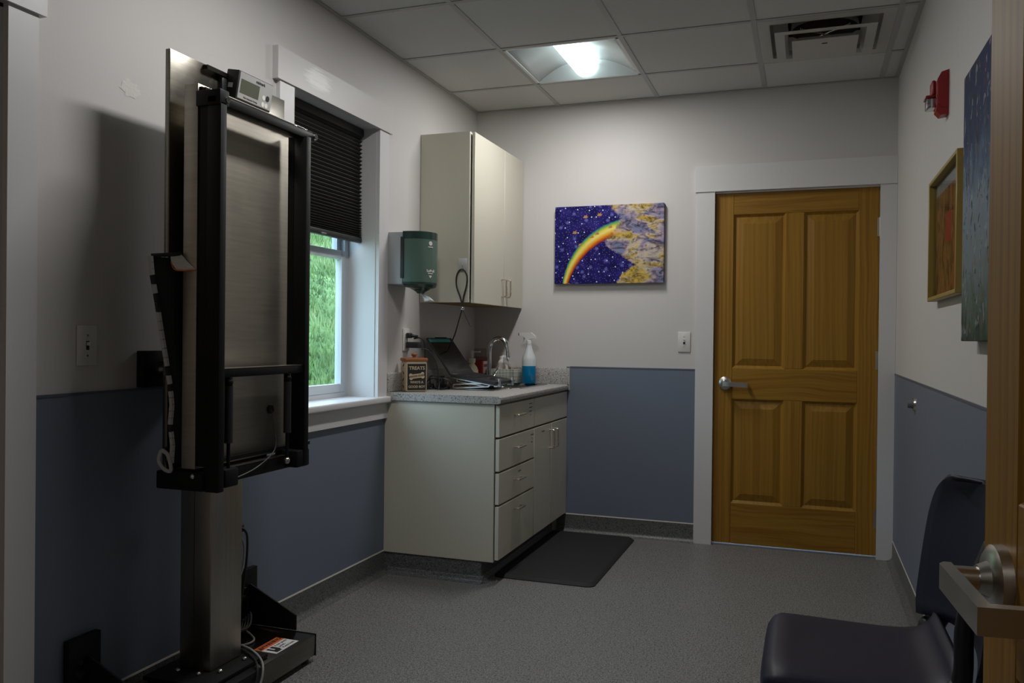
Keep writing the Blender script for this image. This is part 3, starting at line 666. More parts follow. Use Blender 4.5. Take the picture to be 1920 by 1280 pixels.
# warning label on the base cover
sy_, sx_ = -2.545, .212                      # near corner of the label on the cover top
st = box('warning_label', PAPER, et, sx_, sx_+.094, sy_, sy_+.132, .098, .0986)
box('orange_band', ORANGE, st, sx_, sx_+.034, sy_, sy_+.132, .0986, .0989)
text('lettering', 'WARNING', .0225, (sx_+.017, sy_+.076, .0990), (0, 1, 0), (-1, 0, 0), INK, st, bold=.0008, ext=.0002)
bm = NB(); prism(bm, [(.0, -.011), (.022, 0), (.0, .011)], lambda u, v, q: Vector((sx_+.028-u, sy_+.014+v, .0989+.0003*q)), 0, 1); obj('alert_triangle', bm, INK, st)
for i, q in enumerate(('Foot pinch', 'point.', 'Keep back')): text('lettering', q, .0155, (sx_+.046+.0165*i, sy_+.058, .0988), (0, 1, 0), (-1, 0, 0), INK, st, align='LEFT', ext=.0002, bold=.0002)
bm = NB(); prism(bm, [(sx_+.040, sy_+.014), (sx_+.040, sy_+.026), (sx_+.066, sy_+.026), (sx_+.066, sy_+.034), (sx_+.040, sy_+.034), (sx_+.040, sy_+.050), (sx_+.078, sy_+.050), (sx_+.078, sy_+.042), (sx_+.088, sy_+.042), (sx_+.088, sy_+.012), (sx_+.078, sy_+.012), (sx_+.078, sy_+.014)], lambda u, v, q: Vector((u, v, .0986+.0003*q)), 0, 1); obj('foot_pictogram', bm, INK, st)
# cords behind the column
tubeo('grey_cable', GREYCORD, et, [(.036, -2.43, .470), (.040, -2.385, .43), (.040, -2.372, .38), (.045, -2.39, .32), (.05, -2.43, .26), (.045, -2.41, .18), (.04, -2.405, .125), (.121, -2.439, .106), (.162, -2.475, .104), (.166, -2.517, .104), (.135, -2.545, .104), (.10, -2.57, .118)], .0036)
tubeo('grey_cable', GREYCORD, et, [(.12, -2.56, .118), (.175, -2.566, .118), (.235, -2.588, .118), (.300, -2.628, .112), (.340, -2.668, .100), (.347, -2.69, .06), (.345, -2.74, .012), (.36, -2.82, .006)], .0036)
tubeo('black_cable', BLACKP, et, [(.14, -2.585, .119), (.21, -2.605, .121), (.285, -2.645, .117), (.330, -2.685, .106), (.342, -2.71, .06), (.342, -2.76, .010), (.35, -2.85, .007)], .0040)
for k in range(4): tubeo('cable_bundle', BLACKP, et, [(.06, -2.58, .11+.008*k), (.10+.012*k, -2.48, .125+.006*k), (.06+.01*k, -2.40, .14+.01*k), (.10, -2.44, .115)], .004)
tubeo('power_cord', BLACKP, et, [(.030, -2.383, .472), (.040, -2.372, .462), (.042, -2.358, .43), (.042, -2.362, .34), (.042, -2.389, .216), (.05, -2.43, .15), (.07, -2.52, .115)], .0045)

# pad with a patterned binding wedged between leaf and body
pd = thing('pet_pad', 'black knit pad with white patterned binding wedged behind the exam table', 'pad', (.23, -2.95, .8))
edge = [(1.415, -3.035, .208), (1.36, -3.030, .210), (1.28, -3.012, .212), (1.20, -2.998, .215), (1.12, -2.984, .220), (1.04, -2.972, .226), (.98, -2.968, .230), (.92, -2.972, .228), (.86, -2.966, .232), (.805, -2.966, .228)]
g = []
for i, (z, y, x) in enumerate(edge): g.append([(x+.004*math.sin(i*2.1), y, z), (x+.012+.003*math.sin(i*1.3), y+.5*(-2.93-y), z), (x+.022, -2.90, z)])
bm = NB(); sheet(bm, g, .005); obj('fabric', bm, M('black_knit', (.022, .022, .023), .9, bump=(420, .6)), pd, smooth=True)
for i in range(len(edge)-1):
    (z0, y0, x0), (z1, y1, x1) = edge[i], edge[i+1]; n = 3
    for k in range(n):
        a, b = k/n, (k+.94)/n
        bm = NB(); tube(bm, [(x0+(x1-x0)*a, y0+(y1-y0)*a-.003, z0+(z1-z0)*a), (x0+(x1-x0)*b, y0+(y1-y0)*b-.003, z0+(z1-z0)*b)], .008, 6, smooth=False)
        obj('binding_stitch', bm, INK if (i*3+k) in (3, 5, 6, 13, 15, 21) else M('binding_white', (.52, .51, .50), .8, bump=(300, .4)), pd, smooth=True, auto=True)
bm = NB(); tube(bm, [(.208, -3.035, 1.417), (.245, -2.985, 1.424), (.254, -2.965, 1.427)], .006, 6); obj('top_binding', bm, INK, pd, smooth=True)
bm = NB(); sheet(bm, [[(.236, -2.990, 1.420), (.258, -2.968, 1.425)], [(.240, -2.990, 1.400), (.275, -2.964, 1.405)], [(.252, -2.982, 1.378), (.306, -2.962, 1.380)]], .001); tg = obj('care_tag', bm, WHITEP, pd)
tubeo('tag_trim', ORANGE, tg, [(.240, -2.991, 1.402), (.252, -2.984, 1.378), (.306, -2.964, 1.379)], .002, 6)
bm = NB(); tube(bm, [(.205, -2.985, .845), (.200, -2.99, .815), (.215, -2.985, .790), (.232, -2.975, .785), (.225, -2.98, .83), (.207, -2.987, .846)], .006, 6); obj('loose_binding', bm, MATS['binding_white'], pd, smooth=True)

# ------------------------------------------------------------------ switches and outlets
def plate(name, label, cat, x, y, z, face, kind):
    """face: '+x' (on left wall), '-y' (on back wall)"""
    t = thing(name, label, cat, (x, y, z))
    def P(nm, mat, u0, u1, d0, d1, z0, z1, bev=0, parent=None):
        if face == '+x': return box(nm, mat, parent or t, x+d0, x+d1, y+u0, y+u1, z+z0, z+z1, bev=bev)
        return box(nm, mat, parent or t, x+u0, x+u1, y-d1, y-d0, z+z0, z+z1, bev=bev)
    P('cover_plate', PLATEW, -.036, .036, .0005, .007, -.059, .059, .0025)
    if kind == 'switch':
        tg = P('toggle_slot', INK, -.0055, .0055, .0065, .0075, -.013, .013)
        P('toggle', PLATEW, -.004, .004, .007, .018, .0, .010, .001)
        for q in (-.030, .030): P('screw', NICKEL, -.0025, .0025, .0065, .0078, q-.0025, q+.0025)
    else:
        for q in (-.020, .020) if kind == 'outlet' else (-.024, .022):
            r = P('receptacle', PLATEW, -.016, .016, .0065, .0085, q-.014, q+.014, .001)
            for s in (-.006, .006): P('slot', INK, s-.001, s+.001, .0083, .0088, q-.001, q+.007, parent=r)
            P('slot', INK, -.0022, .0022, .0083, .0088, q-.010, q-.006, parent=r)
    return t
plate('light_switch', 'white light switch on the left wall beside the exam table', 'light switch', 0, -3.068, 1.153, '+x', 'switch')
plate('light_switch', 'white light switch on the back wall beside the wooden door', 'light switch', 1.327, 0, 1.173, '-y', 'switch')
plate('wall_outlet', 'white outlet above the worktop with two black plugs in it', 'outlet', 0, -.983, 1.172, '+x', 'gfci')
plate('wall_outlet', 'white outlet low on the blue wall behind the table column', 'outlet', .003, -2.385, .446, '+x', 'outlet')
bm = NB(); bx(bm, .011, .036, -2.40, -2.365, .455, .485, bev=.005); tag(obj('power_plug', bm, BLACKP, None, smooth=True), 'black power plug in the low outlet behind the table column', 'plug')

# ------------------------------------------------------------------ paper towel dispenser
pt = thing('towel_dispenser', 'grey and smoky green centre-pull paper towel dispenser on the left wall', 'towel dispenser', (0, -1.10, 1.44))
PY0, PY1, PZ0, PZ1 = -1.221, -.985, 1.450, 1.712
box('back_shell', GREYBODY, pt, .001, .098, PY0, PY1, PZ0, PZ1, bev=.006)
poly = [(.098, PY0+.002), (.098, PY1-.002)]+[(.098+.125*math.sin(a)**.75 if a > 0 else .098, (PY0+PY1)/2+.1145*math.cos(a)) for a in [math.pi*k/18 for k in range(1, 18)]]
def pcol(z0, z1, s=1., mat=SMOKE, name='front_cover', parent=pt):
    bm = NB(); yc = (PY0+PY1)/2
    prism(bm, [(.098+(u-.098)*s, yc+(v-yc)*s) for u, v in poly], lambda u, v, q: Vector((u, v, z0+(z1-z0)*q)), 0, 1)
    return obj(name, bm, mat, parent, smooth=True, auto=True)
fcv = pcol(PZ0+.002, PZ1-.030)
pcol(PZ0+.012, PZ1-.035, 1.004, SMOKEROLL, 'towel_roll_window', fcv); pcol(PZ1-.0305, PZ1+.003, 1.0, SMOKE, 'cover_cap', fcv)
bm = NB(); yc = (PY0+PY1)/2
rings = []
for z, s in ((PZ0+.004, 1.), (PZ0-.012, .92), (PZ0-.018, .62), (PZ0-.034, .28), (PZ0-.042, .2)):
    cx_ = .145; rings.append([bm.verts.new((cx_+(u-cx_)*s, yc+(v-yc)*s*(.9 if s < 1 else 1), z)) for u, v in poly])
for A, B in zip(rings, rings[1:]):
    for k in range(len(A)): bm.faces.new((A[k], A[(k+1) % len(A)], B[(k+1) % len(A)], B[k]))
bm.faces.new(rings[0]); bm.faces.new(rings[-1]); obj('nozzle', bm, SMOKE, pt, smooth=True, auto=True)
box('hinge_strip', BLACKP, pt, .088, .106, PY0-.003, PY0+.004, PZ0+.03, PZ1-.025, bev=.001)
g = []
for i in range(7):
    q = i/6; g.append([(.150+.06*q+.01*math.sin(k*2.4+i), yc-.02+.045*q+.006*math.cos(k*3+i), PZ0-.036-.042*q+.006*k*(1-q)) if False else (.142+.055*q+(k-2)*.006*(1+q), yc+.008*math.sin(k*2.2+i*.8), PZ0-.036-.046*q+.004*math.sin(k+i)) for k in range(5)])
bm = NB(); sheet(bm, g, .0008); obj('paper_tail', bm, TISSUE, pt, smooth=True)
# print on the curved cover: small marks facing the room
a_ = math.radians(36); 
nx = Vector((math.cos(a_), -math.sin(a_), 0))
def on_cover(a): return Vector((.098+.125*math.sin(a)**.75*1.006, yc+.1145*math.cos(a)*1.006, 0))
P0 = on_cover(math.radians(112)); P1 = on_cover(math.radians(122)); dr_ = (P0-P1).normalized()
bm = NB()
nn = Vector((dr_.y, -dr_.x, 0))
c0 = on_cover(math.radians(112))+Vector((0, 0, PZ1-.055))
cyl(bm, c0-nn*.001, c0+nn*.0012, .011, n=18); obj('logo_disc', bm, WHITEP, fcv)
text('lettering', 'SofPull', .019, on_cover(math.radians(112))+nn*.0012+Vector((0, 0, PZ0+.068)), dr_, (0, 0, 1), WHITEP, fcv, bold=.0004)
bm = NB(); c1 = on_cover(math.radians(112))+Vector((0, 0, PZ0+.05)); 
for dz in (PZ1-.075, PZ0+.054):
    c1 = on_cover(math.radians(112))+nn*.001+Vector((0, 0, dz)); vs = [bm.verts.new(c1+dr_*s*.016+Vector((0, 0, q))) for s, q in ((-1, 0), (1, 0), (1, .004), (-1, .004))]; bm.faces.new(vs)
c1 = on_cover(math.radians(112))+nn*.001+Vector((0, 0, PZ0+.046)); vs = [bm.verts.new(c1+dr_*s+Vector((0, 0, q))) for s, q in ((-.011, 0), (.011, 0), (0, -.014))]; bm.faces.new(vs)
obj('printed_mark', bm, WHITEP, fcv)

# ------------------------------------------------------------------ things on the worktop
# treat canister
ca = thing('treat_canister', 'cream treat canister with wooden lid and black TREATS label on the worktop', 'canister', (.092, -1.065, CZ), math.radians(43))
def L(name, bmx, mat, parent=ca, smooth=True): return obj(name, bmx, mat, parent, smooth=smooth, local=True, auto=True)
cw, cdp, chh = .056, .050, .160
bm = NB(); bx(bm, -cw, cw, -cdp, cdp, 0.001, chh, bev=.010, seg=3); body = L('tin_body', bm, TAN)
bm = NB(); bx(bm, -cw-.004, cw+.004, -cdp-.004, cdp+.004, chh-.004, chh+.014, bev=.006, seg=2); lid = L('lid', bm, TERRA)
bm = NB(); lathe(bm, [(.010, 0), (.008, .008), (.015, .014), (.015, .020), (.008, .026), (.001, .027)], (0, 0, chh+.013)); L('knob', bm, TERRA, lid)
bm = NB(); bx(bm, -.047, .047, -cdp-.0012, -cdp+.001, .012, .142); lab = L('label_panel', bm, INK, body)
bm = NB(); 
for d in ((-.049, .049, .010, .012), (-.049, .049, .142, .144), (-.049, -.047, .010, .144), (.047, .049, .010, .144)): bx(bm, d[0], d[1], -cdp-.001, -cdp+.001, d[2], d[3])
L('label_border', bm, BLACKP, lab)
yy = -cdp-.0016
text('lettering', 'TREATS', .0245, (0, yy, .122), (1, 0, 0), (0, 0, 1), TAN, lab, bold=.0006, local=True)
def bone(bmx, c, l, r, right, up, n, th=.0006):
    c, right, up, n = Vector(c), Vector(right), Vector(up), Vector(n); pts = []
    for sx, sy, a0, a1 in ((1, 1, -70, 160), (-1, 1, 20, 250), (-1, -1, 110, 340), (1, -1, 200, 430)):
        for k in range(7):
            a = math.radians(a0+(a1-a0)*k/6); pts.append((sx*l*.5+r*math.cos(a), sy*r*.8+r*math.sin(a)))
    prism(bmx, pts, lambda u, v, q: c+right*u+up*v+n*(th*q), 0, 1)
bm = NB(); bone(bm, (0, yy+.0006, .082), .062, .0095, (1, 0, .12), (-.12, 0, 1), (0, -1, 0)); bo = L('bone_emblem', bm, TANBONE, lab, smooth=False)
text('lettering', 'GOOD DOG', .0128, (0, yy-.0006, .082), (1, 0, .12), (-.12, 0, 1), INK, bo, local=True, bold=.0003)
text('lettering', "WHO'S A", .0165, (0, yy, .050), (1, 0, 0), (0, 0, 1), TAN, lab, bold=.0004, local=True)
text('lettering', 'GOOD BOY', .0165, (0, yy, .027), (1, 0, 0), (0, 0, 1), TAN, lab, bold=.0004, local=True)
bm = NB()
for i, z in enumerate((.136, .098, .062, .028)):
    s = 1 if i % 2 == 0 else -1
    bone(bm, (-cw-.0004, .0, z), .014, .0032, (0, -1, .7*s), (0, .7*s, 1), (-1, 0, 0))
L('printed_bone', bm, INK, body, smooth=False)
bm = NB()
for z in (.118, .080, .044): bx(bm, -cw-.0005, -cw+.001, -.042, .042, z, z+.001)
L('plank_line', bm, TERRA, body, smooth=False)

# laptop on a folding stand
lp = thing('laptop', 'open black laptop tilted on an aluminium stand on the worktop', 'laptop', (.3, -.68, .96))
LY0, LY1 = -.850, -.520
hx, hz = .205, .988; fx2, fz2 = .455, .952
def slab(name, mat, a, b, n, th, y0, y1, parent, t0=0.):
    a, b, n = Vector(a), Vector(b), Vector(n).normalized(); bm = NB()
    vs = [bm.verts.new(Vector((p.x, y, p.z))+n*q) for y in (y0, y1) for p in (a, b) for q in (t0, t0+th)]
    bmesh.ops.convex_hull(bm, input=vs); return obj(name, bm, mat, parent)
dk = slab('deck', BLACKP, (hx, 0, hz), (fx2, 0, fz2), (.15, 0, 1), .016, LY0, LY1, lp, -.016)
slab('deck_underside', ALU, (hx+.004, 0, hz), (fx2-.004, 0, fz2), (.15, 0, 1), .002, LY0+.002, LY1-.002, dk, -.018)
ax = (Vector((fx2, 0, fz2))-Vector((hx, 0, hz))).normalized()
for r_ in range(5):
    for c_ in range(12):
        a = Vector((hx, 0, hz))+ax*(.030+.020*r_); b = a+ax*.017
        slab('key', RUBBER, a, b, (.15, 0, 1), .0022, LY0+.022+.024*c_, LY0+.043+.024*c_, dk, 0)
slab('touchpad', SCREENK, Vector((hx, 0, hz))+ax*.150, Vector((hx, 0, hz))+ax*.225, (.15, 0, 1), .0006, LY0+.11, LY1-.11, dk)
tx, tz = .062, 1.182
sn = Vector((.19, 0, .14))
scn = slab('screen_lid', BLACKP, (hx, 0, hz), (tx, 0, tz), sn, .008, LY0, LY1, lp, -.008)
sax = (Vector((tx, 0, tz))-Vector((hx, 0, hz))).normalized()
slab('display', SCREENK, Vector((hx, 0, hz))+sax*.014, Vector((tx, 0, tz))-sax*.030, sn, .0006, LY0+.008, LY1-.008, scn)
slab('teal_bar', TEAL, Vector((tx, 0, tz))-sax*.028, Vector((tx, 0, tz))-sax*.008, sn, .0008, LY0+.010, LY1-.04, scn)
slab('camera_tab', BLACKP, Vector((tx, 0, tz))-sax*.004, Vector((tx, 0, tz))+sax*.006, sn, .006, LY0+.12, LY1-.06, scn, -.006)
bm = NB(); cyl(bm, (hx, LY0+.02, hz-.004), (hx, LY1-.02, hz-.004), .007, n=10); obj('hinge_barrel', bm, BLACKP, lp, smooth=True)
ls = thing('laptop_stand', 'folding aluminium laptop stand with slotted arms under the laptop', 'laptop stand', (.3, -.68, CZ))
box('base_plate', ALU, ls, .19, .45, -.80, -.56, CZ+.0005, CZ+.004, bev=.001)
def slotted(name, a, b, y, wv=.013, th=.006):
    a, b = Vector((a[0], 0, a[1])), Vector((b[0], 0, b[1])); d = (b-a).normalized(); n = Vector((-d.z, 0, d.x))
    bm = NB(); N = 10
    def outline(r):
        o = []
        for c, s in ((b, -90), (a, 90)):
            for k in range(N+1):
                q = math.radians(s+180*k/N); o.append(c+(d*math.cos(q)+n*math.sin(q))*r)
        return o
    O, I = outline(wv), outline(wv*.5); K = len(O)
    V = [[bm.verts.new(Vector((p.x, yy_, p.z))) for p in R_] for R_ in (O, I) for yy_ in (y, y+th)]
    for k in range(K):
        j = (k+1) % K
        bm.faces.new((V[0][k], V[0][j], V[2][j], V[2][k])); bm.faces.new((V[1][k], V[3][k], V[3][j], V[1][j]))
        bm.faces.new((V[0][k], V[1][k], V[1][j], V[0][j])); bm.faces.new((V[2][k], V[2][j], V[3][j], V[3][k]))
    return obj(name, bm, ALU, ls, smooth=True, auto=True)
for y in (-.815, -.555): slotted('lower_arm', (.215, CZ+.018), (.405, CZ+.030), y)
for y in (-.800, -.570): slotted('upper_arm', (.400, CZ+.024), (.225, CZ+.048), y, .008)
for y in (-.79, -.58): bm = NB(); bx(bm, .435, .462, y-.012, y+.012, .924, .931); bx(bm, .458, .466, y-.012, y+.012, .924, .968); obj('front_hook', bm, ALU, ls)
tag(box('mouse_pad', RUBBER, None, .24, .40, -.74, -.60, CZ+.0045, CZ+.010, bev=.002), 'thin black pad on the base of the laptop stand', 'pad')
tag(box('sponge_pack', YELLOW, None, .14, .19, -.56, -.36, CZ+.0005, CZ+.050, bev=.004), 'yellow packet on the worktop behind the laptop', 'packet')
sp = thing('phone_dock', 'small round black dock on the worktop behind the laptop', 'dock', (.10, -.74, CZ))
bm = NB(); lathe(bm, [(.048, .001), (.048, .010), (.030, .020), (.016, .028), (.014, .060), (.018, .070)], (.13, -.80, CZ)); obj('pedestal', bm, BLACKP, sp, smooth=True, auto=True)
bk = box('power_brick', BLACKP, None, .045, .10, -.93, -.82, CZ+.0005, CZ+.030, bev=.005); tag(bk, 'black laptop power brick lying among cables on the worktop', 'power brick')
tag(tubeo('cable', BLACKP, None, [(.035, -.955, 1.178), (.065, -.94, 1.182), (.085, -.93, 1.160), (.088, -.925, 1.10), (.090, -.925, 1.0), (.085, -.93, CZ+.02), (.07, -.89, CZ+.012)], .0045), 'thick black power cable dropping from the upper plug above the worktop', 'cable')
tag(tubeo('cable', BLACKP, None, [(.075, -.945, 1.125), (.11, -.93, 1.115), (.145, -.915, 1.06), (.160, -.91, .985), (.168, -.915, .94), (.172, -.935, CZ+.008)], .003), 'thin black charger cable hanging from the lower plug above the worktop', 'cable')
for k, (c, rx, rz, lbl) in enumerate((((.118, -.872, .945), .045, .036, 'black cable looped upright beside the canister'), ((.17, -.88, .938), .052, .030, 'black cable coil leaning under the laptop hinge'), ((.10, -.838, .938), .05, .026, 'black cable coil on the worktop near the wall'))):
    tag(tubeo('cable_coil', BLACKP, None, [(c[0]+rx*math.cos(a*.9)*(1-.03*i), c[1]+.012*math.sin(i*1.7+k), c[2]+rz*math.sin(a*.9)) for i, a in enumerate([q*.7 for q in range(20)])], .003, 6, 3), lbl, 'cable')
tag(tubeo('cable', BLACKP, None, [(.20, -.86, .975), (.175, -.87, .965), (.155, -.885, .935), (.165, -.90, CZ+.006), (.19, -.92, CZ+.006)], .0028), 'thin black cable running from the laptop hinge to the worktop', 'cable')
bm = NB(); bx(bm, .0095, .034, -1.0, -.966, 1.180, 1.208, bev=.005); cyl(bm, (.030, -.983, 1.193), (.058, -.955, 1.190), .010, .006, 10); tag(obj('power_plug', bm, BLACKP, None, smooth=True), 'upper black plug in the outlet above the worktop', 'plug')
pl_ = tag(box('charger_plug', BLACKP, None, .0095, .082, -1.002, -.952, 1.128, 1.160, bev=.005), 'lower black charger block in the outlet above the worktop', 'charger')

# hook and cord on the cabinet side
hk = thing('adhesive_hook', 'clear adhesive hook on the side of the wall cabinet', 'hook', (.25, UY0, 1.58))
box('backing', M('clear_pad', (.55, .55, .54), .3), hk, .232, .282, UY0-.002, UY0, 1.545, 1.612, bev=.0006)
tubeo('wire', NICKEL, hk, [(.250, UY0-.002, 1.584), (.257, UY0-.004, 1.575), (.258, UY0-.005, 1.553), (.258, UY0-.016, 1.546), (.258, UY0-.019, 1.556)], .0018, 6)
cd_ = thing('elastic_cord', 'black elastic cord looped from the hook down to the laptop lid', 'cord', (.26, UY0-.012, 1.35))
cy_ = UY0-.012
bm = NB(); tube(bm, [(.262, cy_, 1.352), (.251, cy_, 1.40), (.228, cy_, 1.46), (.226, cy_, 1.51), (.240, cy_, 1.543), (.258, cy_, 1.551), (.276, cy_, 1.543), (.288, cy_, 1.51), (.284, cy_, 1.46), (.268, cy_, 1.40), (.264, cy_, 1.352)], .0045, 8); obj('loop', bm, BLACKP, cd_, smooth=True)
bm = NB(); ball(bm, (.263, cy_, 1.342), .011, 8, (1, .8, 1)); cyl(bm, (.255, cy_-.006, 1.332), (.272, cy_-.006, 1.350), .004, n=8); obj('toggle_clasp', bm, CHROME, cd_, smooth=True)
tubeo('long_tail', BLACKP, cd_, [(.261, cy_, 1.338), (.235, cy_+.02, 1.28), (.195, cy_+.06, 1.205), (.155, -.745, 1.145), (.120, -.70, 1.112)], .004)
tubeo('short_tail', BLACKP, cd_, [(.265, cy_, 1.338), (.285, cy_, 1.295), (.312, cy_, 1.248)], .004)

# soap, sharps box, tissues, spray bottle
so = thing('soap_dispenser', 'clear pump soap bottle with orange dot behind the laptop', 'soap bottle', (.10, -.30, CZ))
sx, sy = .105, -.30
bm = NB(); lathe(bm, [(.034, .001), (.038, .02), (.038, .085), (.030, .105), (.016, .122), (.014, .135)], (sx, sy, CZ), 24); sb = obj('bottle', bm, LIQSOAP, so, smooth=True, auto=True)
bm = NB(); lathe(bm, [(.020, .130), (.020, .155), (.007, .158), (.006, .185), (.012, .186), (.012, .200), (.002, .202)], (sx, sy, CZ), 18); bx(bm, sx-.006, sx+.052, sy-.006, sy+.006, CZ+.192, CZ+.200, bev=.002); obj('pump', bm, WHITEP, so, smooth=True, auto=True)
bm = NB(); cyl(bm, (sx+.016, sy-.0345, CZ+.07), (sx+.0165, sy-.0365, CZ+.07), .010, n=14); obj('sticker', bm, ORANGE, sb)
shp = thing('sharps_container', 'small red sharps container with clear lid in the corner of the worktop', 'sharps container', (.10, -.13, CZ))
box('bin', M('sharps_red', (.34, .02, .02), .3), shp, .045, .125, -.18, -.08, CZ+.0005, CZ+.140, bev=.008)
boxes('clear_lid', CLEARRED, shp, [(.050, .120, -.175, -.085, CZ+.141, CZ+.162)], bev=.004)
boxes('clear_chute', CLEAR, shp, [(.06, .118, -.16, -.095, CZ+.163, CZ+.215)], bev=.004)
box('label', PAPER, shp, .122, .1268, -.165, -.10, CZ+.06, CZ+.135)
box('label_band', RED, shp, .1262, .1275, -.160, -.105, CZ+.10, CZ+.118)
TB, t, b = new_mat('tissue_box_print'); s0 = t.nodes.new('ShaderNodeSeparateXYZ'); t.links.new(coords(t, (46, 46, 46)), s0.inputs[0]); cb0 = t.nodes.new('ShaderNodeCombineXYZ'); t.links.new(math_n(t, 'ADD', s0.outputs[0], s0.outputs[1]), cb0.inputs[0]); t.links.new(s0.outputs[2], cb0.inputs[1]); v = cb0.outputs[0]; vo = t.nodes.new('ShaderNodeTexVoronoi'); vo.feature = 'DISTANCE_TO_EDGE'; vo.voronoi_dimensions = '2D'; vo.inputs['Randomness'].default_value = 0; vo.inputs['Scale'].default_value = 1.; t.links.new(v, vo.inputs['Vector'])
v2 = t.nodes.new('ShaderNodeTexVoronoi'); v2.voronoi_dimensions = '2D'; v2.inputs['Randomness'].default_value = 0; v2.inputs['Scale'].default_value = 1.; t.links.new(v, v2.inputs['Vector'])
r1 = ramp(t, [(.0, (.55, .55, .50)), (.10, (.55, .55, .50)), (.14, (.05, .20, .19)), (.26, (.06, .24, .22)), (.30, (.62, .61, .56))]); t.links.new(vo.outputs[0], r1.inputs[0])
r2 = ramp(t, [(.16, (1, 1, 1)), (.20, (0, 0, 0))]); t.links.new(v2.outputs[0], r2.inputs[0])
t.links.new(mixc(t, r2.outputs[0], r1.outputs[0], (.60, .22, .03)), b.inputs[0]); b.inputs['Roughness'].default_value = .6
tb_ = thing('tissue_box', 'patterned teal and white tissue box with a tissue standing up', 'tissue box', (.28, -.09, CZ))
bb_ = box('carton', TB, tb_, .140, .340, -.145, -.028, CZ+.006, CZ+.088, bev=.002)
g = []
for i in range(6):
    q = i/5; row = []
    for k in range(7):
        s = (k/6-.5); row.append((.232+s*(.115-.062*q)+.006*math.sin(k*2+i), -.088+.020*math.sin(k*2.6+1)*(1-q*.4)+.008*math.sin(i*2), CZ+.086+.088*q*(1-.2*abs(s))))
    g.append(row)
bm = NB(); sheet(bm, g, .0008); obj('tissue', bm, TISSUE, tb_, smooth=True)
spb = thing('spray_bottle', 'spray bottle with white trigger head and blue liquid by the backsplash', 'spray bottle', (.405, -.125, CZ))
qx, qy = .408, -.125
bm = NB(); lathe(bm, [(.040, .006), (.043, .010), (.043, .112)], (qx, qy, CZ), 28); obj('liquid', bm, LIQUID, spb, smooth=True, auto=True)
bm = NB(); lathe(bm, [(.043, .112), (.043, .150), (.040, .165), (.028, .195), (.018, .225), (.015, .245), (.015, .258)], (qx, qy, CZ), 28); obj('bottle', bm, CLEARW, spb, smooth=True, auto=True)
bm = NB(); lathe(bm, [(.0165, .243), (.0165, .265), (.014, .270)], (qx, qy, CZ), 16)
prism(bm, [(-.062, .298), (-.062, .310), (-.045, .316), (.012, .316), (.040, .296), (.044, .280), (.020, .278), (-.012, .268), (-.022, .280), (-.040, .296)], lambda u, v, q: Vector((qx+u, qy-.011+.022*q, CZ+v)), 0, 1)
sh_ = obj('trigger_head', bm, WHITEP, spb, smooth=True, auto=True)
tubeo('trigger', WHITEP, sh_, [(qx-.030, qy, CZ+.292), (qx-.034, qy, CZ+.275), (qx-.044, qy, CZ+.258)], .005, 8)
cylo('nozzle', BLACKP, sh_, (qx-.062, qy, CZ+.304), (qx-.068, qy, CZ+.304), .008, n=10)

# ------------------------------------------------------------------ pictures
def art_setup(name):
    m, t, b = new_mat(name); tc = t.nodes.new('ShaderNodeTexCoord'); s = t.nodes.new('ShaderNodeSeparateXYZ'); t.links.new(tc.outputs['Generated'], s.inputs[0]); b.inputs['Roughness'].default_value = .6; b.inputs['Specular IOR Level'].default_value = .08
    return m, t, b, tc, s
RB, t, b, tc, s = art_setup('rainbow_print')
u, v = s.outputs[0], s.outputs[2]
au = math_n(t, 'MULTIPLY', u, 1.43)
cmb = t.nodes.new('ShaderNodeCombineXYZ'); t.links.new(au, cmb.inputs[0]); t.links.new(v, cmb.inputs[1]); vec = cmb.outputs[0]
n1 = noise(t, vec, 6, 6, .6); n2 = noise(t, vec, 14, 4, .6, .8); n3 = noise(t, vec, 3, 3)
sky = ramp(t, [(.3, (.006, .005, .05)), (.5, (.013, .010, .115)), (.7, (.035, .028, .21))]); t.links.new(n1, sky.inputs[0])
def stars(scale, r0, r1):
    vo = t.nodes.new('ShaderNodeTexVoronoi'); vo.voronoi_dimensions = '2D'; vo.inputs['Scale'].default_value = scale; t.links.new(vec, vo.inputs['Vector'])
    rp = ramp(t, [(r0, (1, 1, 1)), (r1, (0, 0, 0))]); t.links.new(vo.outputs['Distance'], rp.inputs[0]); return rp.outputs[0]
c = mixc(t, stars(26, .03, .09), sky.outputs[0], (.55, .60, .85)); c = mixc(t, stars(8, .03, .085), c, (.70, .80, 1.)); c = mixc(t, math_n(t, 'MULTIPLY', stars(5.3, .03, .16), .45), c, (.25, .25, .8))
# rainbow: an arc about (1.05,-.2), radius .94
dx = math_n(t, 'SUBTRACT', au, 1.06); dy = math_n(t, 'SUBTRACT', v, -.21)
dist = math_n(t, 'SQRT', math_n(t, 'ADD', math_n(t, 'MULTIPLY', dx, dx), math_n(t, 'MULTIPLY', dy, dy)))
wid = math_n(t, 'MULTIPLY_ADD', v, .085, .045)
k = math_n(t, 'MULTIPLY_ADD', math_n(t, 'DIVIDE', math_n(t, 'SUBTRACT', dist, .935), wid), .5, .5)
k = math_n(t, 'ADD', k, math_n(t, 'MULTIPLY', math_n(t, 'SUBTRACT', n2, .5), .12))
rc = ramp(t, [(.0, (.013, .010, .115)), (.10, (.25, .03, .02)), (.24, (.62, .12, .01)), (.40, (.75, .40, .03)), (.56, (.80, .66, .22)), (.70, (.70, .62, .06)), (.84, (.16, .40, .06)), (.93, (.03, .16, .30)), (1., (.013, .010, .115))]); t.links.new(k, rc.inputs[0])
ra = ramp(t, [(.02, (0, 0, 0)), (.10, (1, 1, 1)), (.90, (1, 1, 1)), (.99, (0, 0, 0))]); t.links.new(k, ra.inputs[0])
c = mixc(t, ra.outputs[0], c, rc.outputs[0])
